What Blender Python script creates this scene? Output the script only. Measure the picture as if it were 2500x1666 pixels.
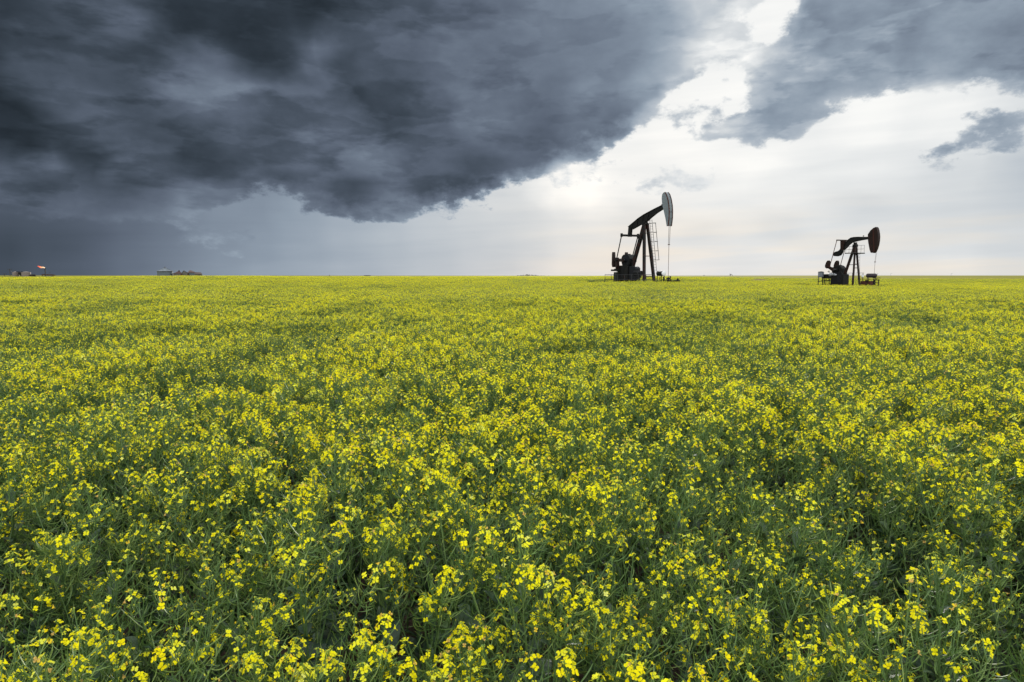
import bpy, math, random
import numpy as np
from mathutils import Vector, Matrix

S = bpy.context.scene
C = S.collection
R = math.radians
for o in list(bpy.data.objects):
    bpy.data.objects.remove(o)

# ------------------------------------------------------------------ camera
W0, H0, F0 = 2500.0, 1666.0, 1667.0          # photograph size and focal length in its pixels
PITCH = math.atan(160.0 / F0)
EYE = 2.10
cam = bpy.data.cameras.new('camera')
cam_o = bpy.data.objects.new('camera', cam)
C.objects.link(cam_o)
cam.sensor_width = 36.0
cam.lens = 36.0 * F0 / W0
cam.clip_start, cam.clip_end = 0.05, 30000
cam_o.location = (0, 0, EYE)
cam_o.rotation_euler = (math.pi / 2 - PITCH, 0, 0)
S.camera = cam_o

def ray(px, py):
    X, Y = (px - W0 / 2) / F0, (H0 / 2 - py) / F0
    cp, sp = math.cos(PITCH), math.sin(PITCH)
    return Vector((X, cp + Y * sp, -sp + Y * cp))

def at(px, py, depth):
    """world point seen at a photograph pixel, depth metres ahead"""
    d = ray(px, py)
    return Vector((0, 0, EYE)) + d * (depth / d.y)

# ------------------------------------------------------------------ sun, exposure
SUN_AZ, SUN_EL = R(5.6), R(8.0)
sun = bpy.data.lights.new('sun', 'SUN')
sun.energy = 1.5
sun.angle = R(14)
sun.color = (1.0, 0.95, 0.87)
sun_o = bpy.data.objects.new('sun', sun)
C.objects.link(sun_o)
sd = Vector((math.sin(SUN_AZ) * math.cos(SUN_EL), math.cos(SUN_AZ) * math.cos(SUN_EL), math.sin(SUN_EL)))
sun_o.rotation_euler = sd.to_track_quat('Z', 'Y').to_euler()
sun_o.location = (0, 0, 60)
S.view_settings.view_transform = 'Standard'
S.view_settings.look = 'None'
S.view_settings.exposure = 0.75
S.view_settings.gamma = 1.0
S.view_settings.use_curve_mapping = False
S.render.engine = 'CYCLES'
S.cycles.max_bounces = 6
S.cycles.diffuse_bounces = 3
S.cycles.transmission_bounces = 4
S.cycles.transparent_max_bounces = 6
S.cycles.caustics_reflective = False
S.cycles.caustics_refractive = False
S.cycles.use_denoising = True

# ------------------------------------------------------------------ world: storm sky
# cloud outlines and tones are given on a coarse chart (units: 2353 wide), turned into
# azimuth / elevation tables, and broken up by procedural noise in the shader
CLOUD_A = [(-700, -500), (-700, 505), (0, 500), (150, 498), (300, 480), (465, 490), (525, 447), (600, 440), (675, 450),
           (750, 482), (825, 496), (895, 512), (935, 490), (1020, 485), (1105, 467), (1176, 430), (1276, 400),
           (1286, 370), (1376, 360), (1446, 340), (1491, 335), (1496, 300), (1546, 280), (1566, 215),
           (1601, 150), (1611, 115), (1656, 55), (1716, 15), (1760, -20), (1790, -500)]
CLOUD_B = [(1845, -500), (1850, 0), (1821, 75), (1805, 108), (1716, 118), (1704, 190), (1676, 240), (1576, 296), (1601, 325),
           (1656, 345), (1726, 345), (1776, 320), (1821, 285), (1876, 245), (1956, 243), (2026, 215), (2066, 185),
           (2111, 198), (2171, 220), (2226, 210), (2353, 192), (2600, 140), (3200, 60), (3200, -500)]
CLOUD_C = [(2156, 356), (2208, 318), (2218, 284), (2251, 262), (2311, 256), (2321, 272), (2353, 264), (2480, 238),
           (2480, 280), (2353, 302), (2306, 342), (2246, 364), (2176, 374)]
CLOUD_D = [(1680, 20), (1745, 30), (1712, 100), (1700, 180), (1665, 175), (1690, 100)]
CLOUD_E = [(1270, 398), (1390, 400), (1400, 424), (1270, 424)]
CLOUD_F = [(1400, 402), (1600, 398), (1670, 384), (1600, 414), (1480, 426), (1400, 422)]
CLOUD_G = [(430, 548), (480, 548), (535, 538), (572, 540), (570, 556), (500, 562), (430, 562)]
TONE_C = [(0,0,.22),(0,150,.20),(0,250,.18),(150,60,.26),(250,40,.34),(300,130,.25),(430,20,.20),(560,50,.20),(100,180,.28),
 (420,190,.40),(350,280,.30),(200,240,.32),(250,300,.34),(60,330,.19),(200,352,.20),(100,385,.34),(300,390,.34),(100,430,.27),
 (300,440,.27),(500,230,.44),(480,300,.34),(450,370,.24),(600,120,.21),(700,60,.20),(715,105,.40),(680,200,.34),(820,180,.26),
 (900,180,.30),(1000,100,.33),(1100,60,.38),(1150,150,.36),(1000,260,.33),(1110,250,.44),(900,300,.28),(780,310,.39),
 (700,380,.34),(850,350,.41),(650,430,.26),(800,440,.26),(900,475,.36),(1000,380,.32),(1000,440,.29),(1100,400,.28),
 (1176,200,.40),(1300,100,.43),(1250,250,.37),(1250,330,.33),(1200,400,.33),(1400,100,.46),(1500,50,.52),(1400,200,.46),
 (1450,280,.40),(1380,330,.36),(1550,150,.62),(1600,60,.66),(1650,20,.62),(1560,220,.66),(1520,270,.60),(1640,100,.76),(1500,200,.54),(1900,50,.52),(1850,80,.43),(2000,30,.5),
 (2050,80,.47),(2000,120,.52),(2200,60,.53),(2300,100,.5),(2200,150,.56),(2300,180,.47),(1850,150,.56),(1750,180,.68),
 (1780,230,.62),(1700,270,.58),(1850,220,.58),(1900,190,.62),(2000,180,.62),(2100,140,.52),(1660,310,.7),(2150,210,.64),
 (2270,290,.46),(2250,340,.48),(2340,280,.52),(2190,350,.50),(0,480,.36),(150,490,.36),(300,480,.38),(450,470,.44),(1700,80,.74),(1690,150,.78),(1320,410,.72),
 (1450,412,.70),(1600,400,.74),(500,552,.64),(-300,200,.22),(2600,100,.5),(2480,270,.55)]
TONE_S = [(220,600,.41),(375,600,.50),(375,540,.48),(225,540,.39),(520,600,.60),(520,540,.575),(700,590,.675),(700,530,.65),(900,570,.745),(1100,560,.80),(1100,500,.82),(0,500,.36),(0,560,.31),(0,630,.33),(150,560,.345),(150,630,.37),(300,520,.44),(300,600,.46),(450,560,.55),(450,630,.57),
 (600,470,.57),(600,560,.62),(600,630,.64),(800,540,.70),(800,620,.71),(1000,520,.79),(1000,600,.77),(1150,460,.85),(1150,540,.82),(1220,500,.84),(1220,580,.83),
 (1150,600,.80),(1310,436,1.0),(1340,432,1.03),(1300,380,.97),(1300,520,.88),(1300,600,.87),(1450,420,.97),(1450,500,.88),(1450,600,.87),(1600,350,.99),
 (1600,450,.94),(1600,540,.88),(1600,600,.91),(1750,380,.99),(1800,450,.94),(1800,530,.87),(1800,580,.93),(1800,625,.9),
 (2000,280,1.0),(2000,400,.93),(2000,480,.86),(2000,560,.9),(2200,300,.98),(2200,420,.87),(2200,520,.87),(2200,600,.91),
 (2353,400,.78),(2353,480,.83),(2353,560,.87),(2353,630,.88),(1700,60,.98),(1650,200,.98),(1780,60,.98),(-300,560,.30),
 (2700,500,.8),(400,200,.5),(900,200,.6)]

def sdf(poly, X, Y):
    P = np.array(poly, float)
    d = np.full(X.shape, 1e9)
    ins = np.zeros(X.shape, bool)
    n = len(P)
    for i in range(n):
        a, b = P[i], P[(i + 1) % n]
        e = b - a
        t = np.clip(((X - a[0]) * e[0] + (Y - a[1]) * e[1]) / (e @ e), 0, 1)
        d = np.minimum(d, np.hypot(X - a[0] - t * e[0], Y - a[1] - t * e[1]))
        c = ((a[1] > Y) != (b[1] > Y)) & (X < e[0] * (Y - a[1]) / (e[1] if abs(e[1]) > 1e-9 else 1e-9) + a[0])
        ins ^= c
    return np.where(ins, d, -d)

def idw(pts, X, Y, p=3.2):
    num = np.zeros(X.shape); den = np.zeros(X.shape)
    for (x, y, v) in pts:
        w = 1.0 / (((X - x) ** 2 + (1.25 * (Y - y)) ** 2) + 400.0) ** (p / 2)
        num += w * v; den += w
    return num / den

AZH = 40.0
NST = 32
EL = [0.0, 0.8, 1.8, 3.0, 4.2, 5.4, 6.4, 7.4, 8.6, 9.8, 11.0, 12.4, 14.0, 15.8, 17.6, 19.6, 21.8]
def chart(az, el):
    f, hy = 1569.0, 634.0
    v = math.tan(PITCH)
    # direction -> camera plane
    dx, dy, dz = np.sin(az) * np.cos(el), np.cos(az) * np.cos(el), np.sin(el)
    cp, sp = math.cos(PITCH), math.sin(PITCH)
    fwd = dy * cp - dz * sp
    up = dy * sp + dz * cp
    return 1176.5 + f * dx / fwd, 784.0 - f * up / fwd

def sky_rows():
    rows = []
    for e in EL:
        halves = []
        for (a0, a1) in ((-AZH, 0.0), (0.0, AZH)):
            az = np.radians(np.linspace(a0, a1, NST))
            X, Y = chart(az, np.full(NST, math.radians(e)))
            D = np.full(X.shape, -1e9)
            for poly, off in ((CLOUD_A, 0), (CLOUD_B, 0), (CLOUD_C, 3), (CLOUD_D, 10), (CLOUD_E, 0), (CLOUD_F, -2), (CLOUD_G, 0)):
                D = np.maximum(D, sdf(poly, X, Y) + off)
            D = np.clip(D / 160.0 + 0.5, 0, 1)
            halves.append(np.stack([D, idw(TONE_C, X, Y, 4.0), idw(TONE_S, X, Y) * 0.9], 1))
        rows.append(halves)
    return rows

world = bpy.data.worlds.new('World')
S.world = world
world.use_nodes = True
NT = world.node_tree
for n in list(NT.nodes):
    NT.nodes.remove(n)
def nd(tp, **kw):
    n = NT.nodes.new(tp)
    for k, v in kw.items():
        setattr(n, k, v)
    return n
def lk(a, b):
    NT.links.new(a, b)
def mth(op, a, b=None, c=None, clamp=False):
    n = nd('ShaderNodeMath', operation=op, use_clamp=clamp)
    for i, v in enumerate((a, b, c)):
        if v is None:
            continue
        if isinstance(v, (int, float)):
            n.inputs[i].default_value = v
        else:
            lk(v, n.inputs[i])
    return n.outputs[0]
def vop(op, a, b):
    n = nd('ShaderNodeVectorMath', operation=op)
    for i, v in enumerate((a, b)):
        if isinstance(v, tuple):
            n.inputs[i].default_value = v
        elif isinstance(v, (int, float)):
            n.inputs[i].default_value = (v, v, v)
        else:
            lk(v, n.inputs[i])
    return n.outputs[0]
def cmix(f, a, b, mode='MIX'):
    n = nd('ShaderNodeMix', data_type='RGBA', blend_type=mode)
    for s, v in ((n.inputs[0], f), (n.inputs[6], a), (n.inputs[7], b)):
        if isinstance(v, (int, float)):
            s.default_value = v
        elif isinstance(v, tuple):
            s.default_value = v
        else:
            lk(v, s)
    return n.outputs[2]
def sstep(x, a, b):
    n = nd('ShaderNodeMapRange', interpolation_type='SMOOTHSTEP')
    lk(x, n.inputs[0])
    n.inputs[1].default_value, n.inputs[2].default_value = a, b
    return n.outputs[0]
def noise(vec, scale, detail, rough, lac=2.0, w=0.0, dist=0.0):
    n = nd('ShaderNodeTexNoise', noise_dimensions='4D')
    lk(vec, n.inputs['Vector'])
    n.inputs['W'].default_value = w
    n.inputs['Scale'].default_value = scale
    n.inputs['Detail'].default_value = detail
    n.inputs['Roughness'].default_value = rough
    n.inputs['Lacunarity'].default_value = lac
    n.inputs['Distortion'].default_value = dist
    return n.outputs[0]

tc = nd('ShaderNodeTexCoord')
nrm = nd('ShaderNodeVectorMath', operation='NORMALIZE')
lk(tc.outputs['Generated'], nrm.inputs[0])
sx = nd('ShaderNodeSeparateXYZ')
lk(nrm.outputs[0], sx.inputs[0])
dX, dY, dZ = sx.outputs
cx = nd('ShaderNodeCombineXYZ')
lk(mth('MULTIPLY', dX, 2.1), cx.inputs[0])
lk(mth('MULTIPLY', dY, 2.1), cx.inputs[1])
lk(mth('MULTIPLY', dZ, 3.4), cx.inputs[2])
P = cx.outputs[0]
# domain warp
wn1 = mth('SUBTRACT', noise(P, 3.0, 4, 0.55, w=3.1), 0.5)
wn2 = mth('SUBTRACT', noise(P, 3.0, 4, 0.55, w=7.7), 0.5)
azr = nd('ShaderNodeMath', operation='ARCTAN2')
lk(dX, azr.inputs[0]); lk(dY, azr.inputs[1])
az = mth('MULTIPLY', azr.outputs[0], 180 / math.pi)
el = mth('MULTIPLY', nd('ShaderNodeMath', operation='ARCSINE').outputs[0], 180 / math.pi)
asn = [n for n in NT.nodes if n.type == 'MATH' and n.operation == 'ARCSINE'][0]
lk(dZ, asn.inputs[0])
elw = mth('MAXIMUM', el, 0.0)
amp = mth('MINIMUM', mth('MULTIPLY', elw, 0.9), 9.0)       # warp dies away at the horizon
az_w = mth('ADD', az, mth('MULTIPLY', wn1, mth('MULTIPLY', amp, 0.95)))
el_w = mth('ADD', elw, mth('MULTIPLY', wn2, mth('MULTIPLY', amp, 0.55)))
def ramp(tab, fac):
    n = nd('ShaderNodeValToRGB')
    cr = n.color_ramp
    cr.interpolation = 'LINEAR'
    m = len(tab)
    while len(cr.elements) < m:
        cr.elements.new(0.5)
    for i in range(m):
        cr.elements[i].position = i / (m - 1)
    for i in range(m):
        cr.elements[i].color = (float(tab[i][0]), float(tab[i][1]), float(tab[i][2]), 1)
    lk(fac, n.inputs[0])
    return n.outputs[0]
fL = mth('ADD', mth('DIVIDE', az_w, AZH), 1.0, clamp=True)
fR = mth('DIVIDE', az_w, AZH, clamp=True)
right = mth('GREATER_THAN', az_w, 0.0)
rows = sky_rows()
cur = None
for i, e in enumerate(EL):
    c = cmix(right, ramp(rows[i][0], fL), ramp(rows[i][1], fR))
    if cur is None:
        cur = c
    else:
        mr = nd('ShaderNodeMapRange')
        lk(el_w, mr.inputs[0])
        mr.inputs[1].default_value, mr.inputs[2].default_value = EL[i - 1], e
        cur = cmix(mr.outputs[0], cur, c)
sp = nd('ShaderNodeSeparateColor')
lk(cur, sp.inputs[0])
fD, fC, fS = sp.outputs
# fine edge break-up and tone relief
n_a = noise(P, 5.0, 8, 0.62, w=1.3)
n_b = noise(P, 2.6, 5, 0.52, w=5.2, dist=0.3)
n_c = noise(P, 14.0, 5, 0.62, w=9.4)
n_r = mth('ABSOLUTE', mth('SUBTRACT', n_a, 0.5))
edge = mth('ADD', mth('MULTIPLY', mth('SUBTRACT', n_a, 0.5), 1.15), mth('MULTIPLY', mth('SUBTRACT', n_c, 0.5), 0.45))
dens = mth('ADD', fD, edge)
mask = sstep(dens, 0.42, 0.57)
rel = mth('ADD', mth('MULTIPLY', mth('SUBTRACT', n_b, 0.5), 0.35), mth('MULTIPLY', mth('SUBTRACT', n_a, 0.5), 0.36))
rel = mth('ADD', rel, mth('MULTIPLY', mth('SUBTRACT', n_c, 0.5), 0.14))
bil = mth('ABSOLUTE', mth('SUBTRACT', noise(P, 5.5, 5, 0.55, w=21.0, dist=0.2), 0.5))
rel = mth('ADD', rel, mth('SUBTRACT', mth('MULTIPLY', bil, 0.6), 0.03))
def shelf(v, k):
    # soft rise, crisp drop: the overlapping lobes of a cloud base
    return mth('SUBTRACT', mth('MULTIPLY', mth('SUBTRACT', v, 0.5), k), mth('SUBTRACT', sstep(v, 0.475, 0.535), 0.5))
PB = vop('MULTIPLY', P, (0.62, 0.62, 1.15))           # long, layered forms
v1 = noise(PB, 2.6, 6, 0.54, w=31.0, dist=0.15)
v2 = noise(PB, 5.6, 5, 0.56, w=37.0, dist=0.1)
rel = mth('ADD', rel, mth('ADD', mth('MULTIPLY', shelf(v1, 3.2), 0.26), mth('MULTIPLY', shelf(v2, 3.2), 0.15)))
calm = mth('SUBTRACT', 1.0, mth('MULTIPLY', mth('MULTIPLY', sstep(az, -12.0, 10.0), mth('SUBTRACT', 1.0, sstep(az, 14.0, 19.0))), 0.40))   # smoother towards the opening
tone_c = mth('MULTIPLY', fC, mth('ADD', mth('MULTIPLY', mth('MULTIPLY', rel, 0.82), calm), 1.12))
tone_c = mth('ADD', tone_c, mth('MULTIPLY', mth('SUBTRACT', 1.0, sstep(dens, 0.5, 0.85)), mth('MULTIPLY', mth('SUBTRACT', fS, fC), 0.35)))
# thin streaks low in the clear part
stv = nd('ShaderNodeCombineXYZ')
lk(mth('MULTIPLY', az, 0.06), stv.inputs[0])
lk(mth('ADD', mth('MULTIPLY', elw, 0.62), mth('MULTIPLY', az, -0.018)), stv.inputs[1])
n_s = noise(stv.outputs[0], 1.0, 5, 0.5, w=2.2, dist=0.4)
n_s2 = noise(stv.outputs[0], 2.3, 6, 0.55, w=6.2, dist=0.3)
tone_s = mth('MULTIPLY', mth('DIVIDE', fS, 0.908), mth('ADD', 1.0, mth('ADD', mth('MULTIPLY', mth('SUBTRACT', n_s, 0.5), 0.10), mth('MULTIPLY', mth('SUBTRACT', n_s2, 0.5), 0.05))))
tone = nd('ShaderNodeMix', data_type='FLOAT')
lk(mask, tone.inputs[0]); lk(tone_s, tone.inputs[2]); lk(tone_c, tone.inputs[3])
tone = tone.outputs[0]
# round the rest of the sky: broken bright overcast, as open as the gap ahead
n_o = noise(P, 0.9, 8, 0.55, w=12.0)
over = mth('ADD', 1.0, mth('MULTIPLY', mth('SUBTRACT', n_o, 0.5), 0.9))
azabs = mth('ABSOLUTE', az)
out_f = mth('MAXIMUM', sstep(azabs, 48.0, 100.0), sstep(elw, 26.0, 52.0))
tone_f = nd('ShaderNodeMix', data_type='FLOAT')
lk(out_f, tone_f.inputs[0]); lk(tone, tone_f.inputs[2]); lk(over, tone_f.inputs[3])
tone = mth('MINIMUM', mth('MAXIMUM', tone_f.outputs[0], 0.03), 1.12)
lin = mth('POWER', tone, 2.25)
tr = nd('ShaderNodeValToRGB')
cr = tr.color_ramp
for p_, c_ in ((0.0, (0.66, 1.0, 1.30)), (0.22, (0.72, 1.0, 1.34)), (0.40, (0.80, 1.0, 1.36)), (0.62, (0.82, 1.0, 1.22)), (0.84, (0.945, 1.0, 1.045)), (1.0, (1.0, 1.0, 0.98))):
    e_ = cr.elements[0] if p_ == 0.0 else (cr.elements[-1] if p_ == 1.0 else cr.elements.new(p_))
    e_.color = (c_[0] / 1.4, c_[1] / 1.4, c_[2] / 1.4, 1)
lk(tone, tr.inputs[0])
col = vop('MULTIPLY', tr.outputs[0], 1.4)
# warm glow of the low light beyond the clouds
warm = mth('MULTIPLY', mth('SUBTRACT', 1.0, sstep(elw, 1.0, 7.5)), mth('MULTIPLY', sstep(az, -6.0, 14.0), sstep(n_s, 0.40, 0.66)))
warm = mth('MULTIPLY', warm, mth('SUBTRACT', 1.0, out_f))
col = cmix(warm, col, vop('MULTIPLY', col, (1.09, 1.0, 0.90)))
cs = nd('ShaderNodeVectorMath', operation='SCALE')
lk(col, cs.inputs[0]); lk(mth('MULTIPLY', lin, mth('ADD', 5.77, mth('MULTIPLY', out_f, 5.2))), cs.inputs[3])
sky = nd('ShaderNodeTexSky', sky_type='NISHITA', sun_disc=False)
sky.sun_elevation = SUN_EL
sky.sun_rotation = SUN_AZ
clear = mth('MULTIPLY', mth('SUBTRACT', 1.0, mask), mth('MULTIPLY', mth('MULTIPLY', lin, lin), 0.015))
skyc = cmix(clear, cs.outputs[0], sky.outputs[0])
bg = nd('ShaderNodeBackground')
lk(skyc, bg.inputs[0])
bg.inputs[1].default_value = 0.1
wo = nd('ShaderNodeOutputWorld')
lk(bg.outputs[0], wo.inputs[0])
world.cycles.sampling_method = 'MANUAL'
world.cycles.sample_map_resolution = 512

# ------------------------------------------------------------------ helpers
def tag(o, label=None, cat=None, group=None, kind=None):
    if label: o['label'] = label
    if cat: o['category'] = cat
    if group: o['group'] = group
    if kind: o['kind'] = kind
    return o

def empty(name, loc, rz=0.0):
    o = bpy.data.objects.new(name, None)
    C.objects.link(o)
    o.location = loc
    o.rotation_euler = (0, 0, rz)
    o.empty_display_size = 0.2
    return o

class MB:
    """collects faces; build() links them as one mesh object"""
    def __init__(self):
        self.v, self.f, self.m, self.t = [], [], [], []
    def face(self, pts, mi=0, tint=0.5):
        b = len(self.v)
        self.v.extend([tuple(p) for p in pts])
        self.t.extend([tint] * len(pts))
        self.f.append(tuple(range(b, b + len(pts))))
        self.m.append(mi)
    def add(self, vs, fs, mi=0, tint=0.5):
        b = len(self.v)
        self.v.extend([tuple(p) for p in vs])
        self.t.extend([tint] * len(vs))
        for f in fs:
            self.f.append(tuple(i + b for i in f))
            self.m.append(mi)
    def tube(self, pts, rads, sides=4, mi=0, tint=0.5, cap=True):
        pts = [Vector(p) for p in pts]
        if isinstance(rads, (int, float)):
            rads = [rads] * len(pts)
        vs, fs = [], []
        d0 = (pts[-1] - pts[0]).normalized()
        ref = Vector((0, 0, 1)) if abs(d0.z) < 0.9 else Vector((1, 0, 0))
        for i, p in enumerate(pts):
            d = (pts[min(i + 1, len(pts) - 1)] - pts[max(i - 1, 0)]).normalized()
            u = d.cross(ref).normalized()
            w = d.cross(u)
            for k in range(sides):
                a = 2 * math.pi * k / sides
                vs.append(p + (u * math.cos(a) + w * math.sin(a)) * rads[i])
        n = len(pts)
        for i in range(n - 1):
            for k in range(sides):
                k2 = (k + 1) % sides
                fs.append((i * sides + k, i * sides + k2, (i + 1) * sides + k2, (i + 1) * sides + k))
        if cap:
            fs.append(tuple(range(sides)))
            fs.append(tuple((n - 1) * sides + k for k in reversed(range(sides))))
        self.add(vs, fs, mi, tint)
    def box(self, c, s, mi=0, M=None):
        cx_, cy_, cz_ = c
        hx, hy, hz = s[0] / 2, s[1] / 2, s[2] / 2
        vs = [Vector((cx_ + a * hx, cy_ + b * hy, cz_ + d * hz)) for a in (-1, 1) for b in (-1, 1) for d in (-1, 1)]
        if M is not None:
            vs = [M @ v for v in vs]
        self.add(vs, [(0, 1, 3, 2), (4, 6, 7, 5), (0, 4, 5, 1), (2, 3, 7, 6), (0, 2, 6, 4), (1, 5, 7, 3)], mi)
    def bar(self, p, q, w, h, mi=0, side=Vector((0, 1, 0))):
        """rectangular bar p->q; w across `side`, h the other way"""
        p, q = Vector(p), Vector(q)
        d = (q - p).normalized()
        s_ = Vector(side)
        s_ = (s_ - d * s_.dot(d)).normalized()
        u = d.cross(s_)
        vs = [e + s_ * (a * w / 2) + u * (b * h / 2) for e in (p, q) for a, b in ((-1, -1), (1, -1), (1, 1), (-1, 1))]
        self.add(vs, [(0, 3, 2, 1), (4, 5, 6, 7), (0, 1, 5, 4), (1, 2, 6, 5), (2, 3, 7, 6), (3, 0, 4, 7)], mi)
    def prism(self, poly, y0, y1, mi=0):
        """polygon of (x, z) swept from y0 to y1"""
        n = len(poly)
        vs = [(x, y0, z) for x, z in poly] + [(x, y1, z) for x, z in poly]
        fs = [tuple(range(n)), tuple(range(2 * n - 1, n - 1, -1))]
        for i in range(n):
            j = (i + 1) % n
            fs.append((i, i + n, j + n, j))
        self.add(vs, fs, mi)
    def lathe(self, p, q, prof, sides=20, mi=0):
        """profile [(t along p->q, radius)]"""
        p, q = Vector(p), Vector(q)
        pts = [p.lerp(q, t) for t, r in prof]
        d = (q - p).normalized()
        ref = Vector((0, 0, 1)) if abs(d.z) < 0.9 else Vector((1, 0, 0))
        u = d.cross(ref).normalized(); w = d.cross(u)
        vs, fs = [], []
        for c, (t, r) in zip(pts, prof):
            for k in range(sides):
                a = 2 * math.pi * k / sides
                vs.append(c + (u * math.cos(a) + w * math.sin(a)) * max(r, 1e-4))
        for i in range(len(prof) - 1):
            for k in range(sides):
                k2 = (k + 1) % sides
                fs.append((i * sides + k, i * sides + k2, (i + 1) * sides + k2, (i + 1) * sides + k))
        fs.append(tuple(range(sides)))
        fs.append(tuple((len(prof) - 1) * sides + k for k in reversed(range(sides))))
        self.add(vs, fs, mi)
    def mesh(self, name, mats):
        me = bpy.data.meshes.new(name)
        me.from_pydata(self.v, [], self.f)
        for m in (mats if isinstance(mats, (list, tuple)) else [mats]):
            me.materials.append(m)
        me.polygons.foreach_set('material_index', self.m)
        a = me.attributes.new('tint', 'FLOAT', 'POINT')
        a.data.foreach_set('value', self.t)
        me.update()
        return me
    def build(self, name, mats, parent=None, bevel=0.0):
        o = bpy.data.objects.new(name, self.mesh(name, mats))
        C.objects.link(o)
        o.parent = parent
        if bevel:
            b = o.modifiers.new('edge', 'BEVEL')
            b.width = bevel
            b.segments = 2
            b.limit_method = 'ANGLE'
        return o

def smooth(o):
    for p in o.data.polygons:
        p.use_smooth = True
    return o

# ------------------------------------------------------------------ materials
def mat(name):
    m = bpy.data.materials.new(name)
    m.use_nodes = True
    t = m.node_tree
    for n in list(t.nodes):
        t.nodes.remove(n)
    return m, t, t.nodes.new('ShaderNodeOutputMaterial')

def cramp(t, fac, stops):
    n = t.nodes.new('ShaderNodeValToRGB')
    cr = n.color_ramp
    cr.elements[0].position, cr.elements[0].color = stops[0][0], (*stops[0][1], 1)
    cr.elements[1].position, cr.elements[1].color = stops[-1][0], (*stops[-1][1], 1)
    for p, c in stops[1:-1]:
        cr.elements.new(p).color = (*c, 1)
    t.links.new(fac, n.inputs[0])
    return n.outputs[0]

def plant_mat(name, stops, transl=0.3, rough=0.55, spec=0.3, rnd=0.35, nscale=0.0, warm=None):
    """colour from the 'tint' attribute, shifted per plant; part of the light passes through"""
    m, t, out = mat(name)
    at_ = t.nodes.new('ShaderNodeAttribute'); at_.attribute_name = 'tint'
    oi = t.nodes.new('ShaderNodeObjectInfo')
    a1 = t.nodes.new('ShaderNodeMath'); a1.operation = 'MULTIPLY_ADD'
    t.links.new(oi.outputs['Random'], a1.inputs[0])
    a1.inputs[1].default_value = rnd; 
    s1 = t.nodes.new('ShaderNodeMath'); s1.operation = 'SUBTRACT'
    t.links.new(at_.outputs['Fac'], s1.inputs[0]); s1.inputs[1].default_value = rnd / 2
    t.links.new(s1.outputs[0], a1.inputs[2])
    fac = a1.outputs[0]
    if nscale:
        nz = t.nodes.new('ShaderNodeTexNoise'); nz.inputs['Scale'].default_value = nscale
        nz.inputs['Detail'].default_value = 3
        g = t.nodes.new('ShaderNodeNewGeometry')
        t.links.new(g.outputs['Position'], nz.inputs['Vector'])
        a2 = t.nodes.new('ShaderNodeMath'); a2.operation = 'MULTIPLY_ADD'
        t.links.new(nz.outputs[0], a2.inputs[0]); a2.inputs[1].default_value = 0.7
        s2 = t.nodes.new('ShaderNodeMath'); s2.operation = 'SUBTRACT'
        t.links.new(fac, s2.inputs[0]); s2.inputs[1].default_value = 0.35
        t.links.new(s2.outputs[0], a2.inputs[2])
        fac = a2.outputs[0]
    colr = cramp(t, fac, stops)
    b = t.nodes.new('ShaderNodeBsdfPrincipled')
    t.links.new(colr, b.inputs['Base Color'])
    b.inputs['Roughness'].default_value = rough
    b.inputs['Specular IOR Level'].default_value = spec
    if transl:
        tl = t.nodes.new('ShaderNodeBsdfTranslucent')
        t.links.new(colr, tl.inputs[0])
        mx = t.nodes.new('ShaderNodeMixShader'); mx.inputs[0].default_value = transl
        t.links.new(b.outputs[0], mx.inputs[1]); t.links.new(tl.outputs[0], mx.inputs[2])
        t.links.new(mx.outputs[0], out.inputs[0])
    else:
        t.links.new(b.outputs[0], out.inputs[0])
    return m

M_PETAL = plant_mat('petal_yellow', [(0.0, (0.66, 0.46, 0.14)), (0.06, (0.84, 0.62, 0.05)), (0.22, (0.89, 0.77, 0.008)), (0.6, (0.89, 0.835, 0.012)), (0.9, (0.86, 0.88, 0.07)), (1.0, (0.86, 0.88, 0.22))], 0.45, 0.6, 0.05, 0.15)
M_BUD = plant_mat('bud_green', [(0.0, (0.10, 0.19, 0.04)), (0.5, (0.28, 0.40, 0.07)), (1.0, (0.72, 0.66, 0.04))], 0.15)
M_STEM = plant_mat('stem_green', [(0.0, (0.04, 0.08, 0.03)), (0.5, (0.078, 0.145, 0.044)), (1.0, (0.14, 0.20, 0.065))], 0.0, 0.5, 0.35, 0.4)
M_POD = plant_mat('pod_green', [(0.0, (0.045, 0.10, 0.024)), (0.5, (0.10, 0.185, 0.040)), (1.0, (0.20, 0.28, 0.065))], 0.2, 0.45, 0.4, 0.5)
M_LEAF = plant_mat('leaf_bluegreen', [(0.0, (0.016, 0.038, 0.020)), (0.5, (0.030, 0.066, 0.032)), (1.0, (0.075, 0.12, 0.04))], 0.22, 0.42, 0.4, 0.4, nscale=30)
M_DEAD = plant_mat('dry_stalk', [(0.0, (0.20, 0.15, 0.10)), (1.0, (0.42, 0.34, 0.24))], 0.0)
CANOLA = [M_STEM, M_POD, M_BUD, M_PETAL, M_LEAF]      # slots 0..4

# ------------------------------------------------------------------ terrain
def sst(x, a, b):
    t = np.clip((x - a) / (b - a), 0, 1)
    return t * t * (3 - 2 * t)

_rs = np.random.RandomState(11)
_G = _rs.rand(64, 64)
def vnoise(x, y):
    xi, yi = np.floor(x).astype(int), np.floor(y).astype(int)
    fx, fy = x - xi, y - yi
    fx, fy = fx * fx * (3 - 2 * fx), fy * fy * (3 - 2 * fy)
    g = lambda i, j: _G[i % 64, j % 64]
    return (g(xi, yi) * (1 - fx) + g(xi + 1, yi) * fx) * (1 - fy) + (g(xi, yi + 1) * (1 - fx) + g(xi + 1, yi + 1) * fx) * fy
def fbm(x, y, o=3):
    s = 0; a = 1.0; tot = 0
    for k in range(o):
        s = s + a * vnoise(x * 2 ** k + 17 * k, y * 2 ** k + 5 * k); tot += a; a *= 0.5
    return s / tot

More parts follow.
